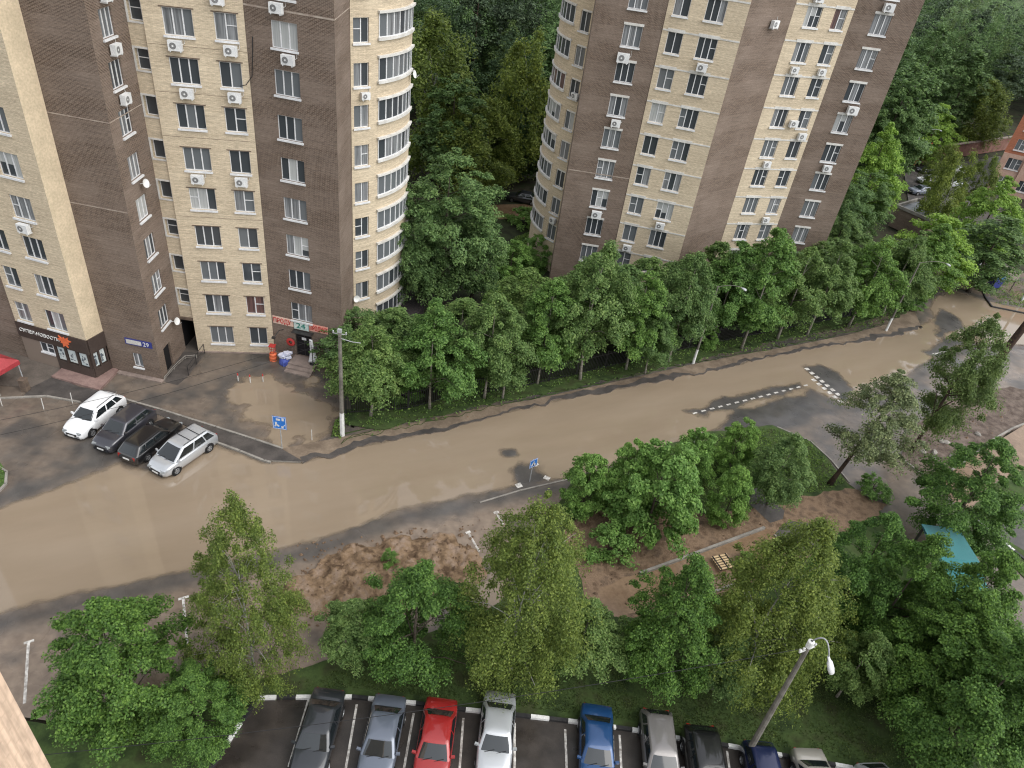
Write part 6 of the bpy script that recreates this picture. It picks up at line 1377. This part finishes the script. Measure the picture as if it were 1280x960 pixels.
# stones in the soil bed
stones = [((1152, 566), 'pale stone in the soil bed, nearest the kerb corner'), ((1167, 567), 'pale stone right of the corner one in the soil bed'), ((1165, 574), 'pale stone in the soil bed, lowest by the kerb'), ((1181, 554), 'pale stone in the soil bed, just under the larch'), ((1176, 553), 'small pale stone beside the one under the larch'), ((1200, 563), 'pale stone against the curving kerb'), ((1221, 544), 'large pale stone high in the soil bed by the curving kerb'), ((1189, 571), 'flat pale stone touching the kerb in the soil bed')]
for i, ((px, py), l) in enumerate(stones):
    bm = bmesh.new(); bmesh.ops.create_icosphere(bm, subdivisions=2, radius=0.3); rr = random.Random(i)
    for v in bm.verts: v.co *= 0.8 + 0.35 * rr.random(); v.co.z *= 0.5
    me = bpy.data.meshes.new('stone'); bm.to_mesh(me); bm.free(); me.materials.append(MT['concrete']); o = link('stone', me); o.location = (*G(px, py), 0.15); o.rotation_euler = (0, 0, i); o.scale = (1.3, 0.85, 1) if i % 2 else (1, 1, 1); tag(o, l, 'stone', 'stones in the soil bed')
# turquoise pavilion roof
tq = mat('turquoise_sheet', (0.06, 0.30, 0.32), 0.35, 0.5); t = NT(tq); w_ = t.n('ShaderNodeTexWave'); w_.inputs['Scale'].default_value = 1.0; w_.wave_profile = 'SIN'; w_.bands_direction = 'Y'; t.l(t.obj(1, 8, 1), w_.inputs['Vector']); t.bump(w_.outputs['Fac'], 0.8, 0.05); t.l(t.ramp(w_.outputs['Fac'], [(0.2, (0.035, 0.20, 0.22)), (0.8, (0.085, 0.36, 0.38))]), t.b.inputs['Base Color'])
zq = 3.0; c1 = Vector(G(1152, 655, zq)); c2 = Vector(G(1199, 661, zq)); c3 = Vector(G(1243, 762, zq)); ux = (c2 - c1); vy = (c3 - c2)
PV = empty('pavilion', (*((c1 + c3) / 2), 0), 0, 'pavilion with a turquoise corrugated roof half hidden by trees', 'pavilion'); o0 = (c1 + c3) / 2; c4 = c1 + vy
b = MB(); mid1, mid2 = (c1 + c4) / 2, (c2 + c3) / 2
Z = lambda p, z_: (p.x - o0.x, p.y - o0.y, z_)
b.face([Z(mid1, zq + 0.5), Z(mid2, zq + 0.5), Z(c2, zq), Z(c1, zq)]); b.face([Z(c4, zq), Z(c3, zq), Z(mid2, zq + 0.5), Z(mid1, zq + 0.5)]); b.face([Z(c1, zq - 0.06), Z(c2, zq - 0.06), Z(c3, zq - 0.06), Z(c4, zq - 0.06)])
for p, q in ((c1, c2), (c2, c3), (c3, c4), (c4, c1)): b.face([Z(p, zq - 0.06), Z(q, zq - 0.06), Z(q, zq), Z(p, zq)])
b.build('roof', tq, PV)
for p in (c1, c2, c3, c4): q = p + (o0 - p) * 0.08; b = MB(); b.box((q.x - o0.x, q.y - o0.y, zq / 2), (0.12, 0.12, zq - 0.1)); b.build('post', MT['dark_metal'], PV)
# low flat roofed substation and red brick wall at the back right
c1, c2, c3 = (Vector(G(*p, 3.0)) for p in ((1121, 258), (1147, 250), (1190, 268))); c4 = c1 + (c3 - c2)
SB = empty('substation', (c1.x, c1.y, 0), 0, 'low brick building with a grey parapet roof behind the fence trees', 'building'); Z = lambda p, z_: (p.x - c1.x, p.y - c1.y, z_)
cc = (c1 + c3) / 2; b = MB(); r4 = [c1, c4, c3, c2]
for p, q in zip(r4, r4[1:] + r4[:1]): L = (q - p).length; b.face([Z(p, 0), Z(q, 0), Z(q, 3), Z(p, 3)], 0, [(0, 0), (L, 0), (L, 3), (0, 3)])
b.build('wall', MT['brown'], SB); b = MB(); b.face([Z(p, 2.9) for p in r4]); b.build('roof', noisy('roof_felt', (0.10, 0.11, 0.12), (0.2, 0.21, 0.22), 0.6, 0.35), SB); b = MB()
for p, q in zip(r4, r4[1:] + r4[:1]): d = q - p; m = (p + q) / 2; b.box(Z(m, 3.1), (d.length, 0.3, 0.4), 0, math.atan2(d.y, d.x))
b.build('parapet', MT['concrete'], SB)
a, c_ = Vector(G(1138, 205)), Vector(G(1262, 186)); d = c_ - a; b = MB(); m = (a + c_) / 2
BW = empty('brick_wall', (m.x, m.y, 0), math.atan2(d.y, d.x), 'long reddish brick wall in front of the wood at upper right', 'wall'); rb = noisy('red_wall', (0.17, 0.085, 0.065), (0.26, 0.14, 0.11), 1, 0.8, 0.3)
b.box((0, 0, 1.3), (d.length, 0.4, 2.6)); b.build('wall', rb, BW); b = MB(); b.box((0, 0, 2.68), (d.length + 0.1, 0.7, 0.14)); b.build('coping', MT['plinth'], BW)
sheet('service_road', pxpoly([(1130, 215), (1250, 195), (1275, 230), (1240, 300), (1190, 320), (1140, 280)]), 0.02, mped, 0.2, 'wet grey parking area behind the bright trees', cat='road')
a, c_ = Vector(G(1142, 207)), Vector(G(1160, 192)); d = c_ - a; b = MB(); b.box((0, 0, 1.1), (d.length, 0.15, 2.2)); o = b.build('orange_fence', MT['orange']); b = MB()
m = (a + c_) / 2; o.location = (m.x, m.y, 0); o.rotation_euler = (0, 0, math.atan2(d.y, d.x)); tag(o, 'orange board fence beside the far parked cars', 'fence')
# blue bin and board by the gate
x_, y_ = G(1240, 360); o = empty('waste_bin', (x_, y_, 0), R(20), 'blue wheeled container by the iron gate', 'bin'); b = MB(); b.idx([(-.6, -.4, .2), (.6, -.4, .2), (.6, .4, .2), (-.6, .4, .2), (-.8, -.55, 1.5), (.8, -.55, 1.5), (.8, .55, 1.5), (-.8, .55, 1.5)], [(3, 2, 1, 0), (0, 1, 5, 4), (1, 2, 6, 5), (2, 3, 7, 6), (3, 0, 4, 7)]); b.build('tub', MT['navy_sign'], o)
b = MB(); b.idx([(-.85, -.6, 1.5), (.85, -.6, 1.5), (.85, .6, 1.5), (-.85, .6, 1.5), (-.7, 0, 1.95), (.7, 0, 1.95)], [(0, 1, 5, 4), (1, 2, 5), (2, 3, 4, 5), (3, 0, 4), (3, 2, 1, 0)]); b.build('lid', MT['blue_sign'], o)
for x in (-.5, .5):
    for y in (-.35, .35): b = MB(); b.lathe([(0, -.05), (.12, -.05), (.12, .05), (0, .05)], 10, axis='y', c=(x, y, .12)); b.build('wheel', MT['tyre'], o)
x_, y_ = G(1252, 362); o = empty('notice_board', (x_, y_, 0), R(-25), 'pale notice board on dark posts right of the blue container', 'notice board'); b = MB(); b.box((0, 0, 2.3), (2.0, 0.1, 1.4)); b.build('panel', noisy('pale_board', (0.55, 0.46, 0.38), (0.66, 0.57, 0.48), 2, 0.6), o)
for x in (-.9, .9): b = MB(); b.tube([(x, 0.1, 0), (x, 0.1, 3)], 0.05, 6); b.build('post', MT['dark_metal'], o)
# ------------------------------------------------------------------ light
w = bpy.data.worlds.new('World'); scene.world = w; w.use_nodes = True; nt = w.node_tree; bg = nt.nodes['Background']
sky = nt.nodes.new('ShaderNodeTexSky'); sky.sky_type = 'NISHITA'; sky.sun_disc = False; sky.sun_elevation = R(52); sky.sun_rotation = R(112); sky.dust_density = 1.5; sky.air_density = 1.0; sky.ozone_density = 1.0
hs = nt.nodes.new('ShaderNodeHueSaturation'); hs.inputs['Saturation'].default_value = 0.18; nt.links.new(sky.outputs[0], hs.inputs['Color']); nt.links.new(hs.outputs[0], bg.inputs[0]); bg.inputs[1].default_value = 0.15
sl = bpy.data.lights.new('sun', 'SUN'); sl.energy = 0.8; sl.angle = R(60); sl.color = (1.0, 0.96, 0.90); so = bpy.data.objects.new('sun', sl); C.objects.link(so)
az, el = R(112), R(52); dvec = Vector((math.sin(az) * math.cos(el), math.cos(az) * math.cos(el), math.sin(el))); so.rotation_euler = dvec.to_track_quat('Z', 'Y').to_euler(); so.location = (0, -20, 80)
vs_ = scene.view_settings; vs_.view_transform = 'Standard'; vs_.look = 'None'; vs_.gamma = 1.0; vs_.use_curve_mapping = False; vs_.exposure = 1.1
scene.cycles.max_bounces = 6; scene.cycles.diffuse_bounces = 3; scene.cycles.glossy_bounces = 3; scene.cycles.transparent_max_bounces = 8; scene.cycles.use_denoising = True; scene.cycles.filter_width = 1.15; scene.cycles.use_adaptive_sampling = False
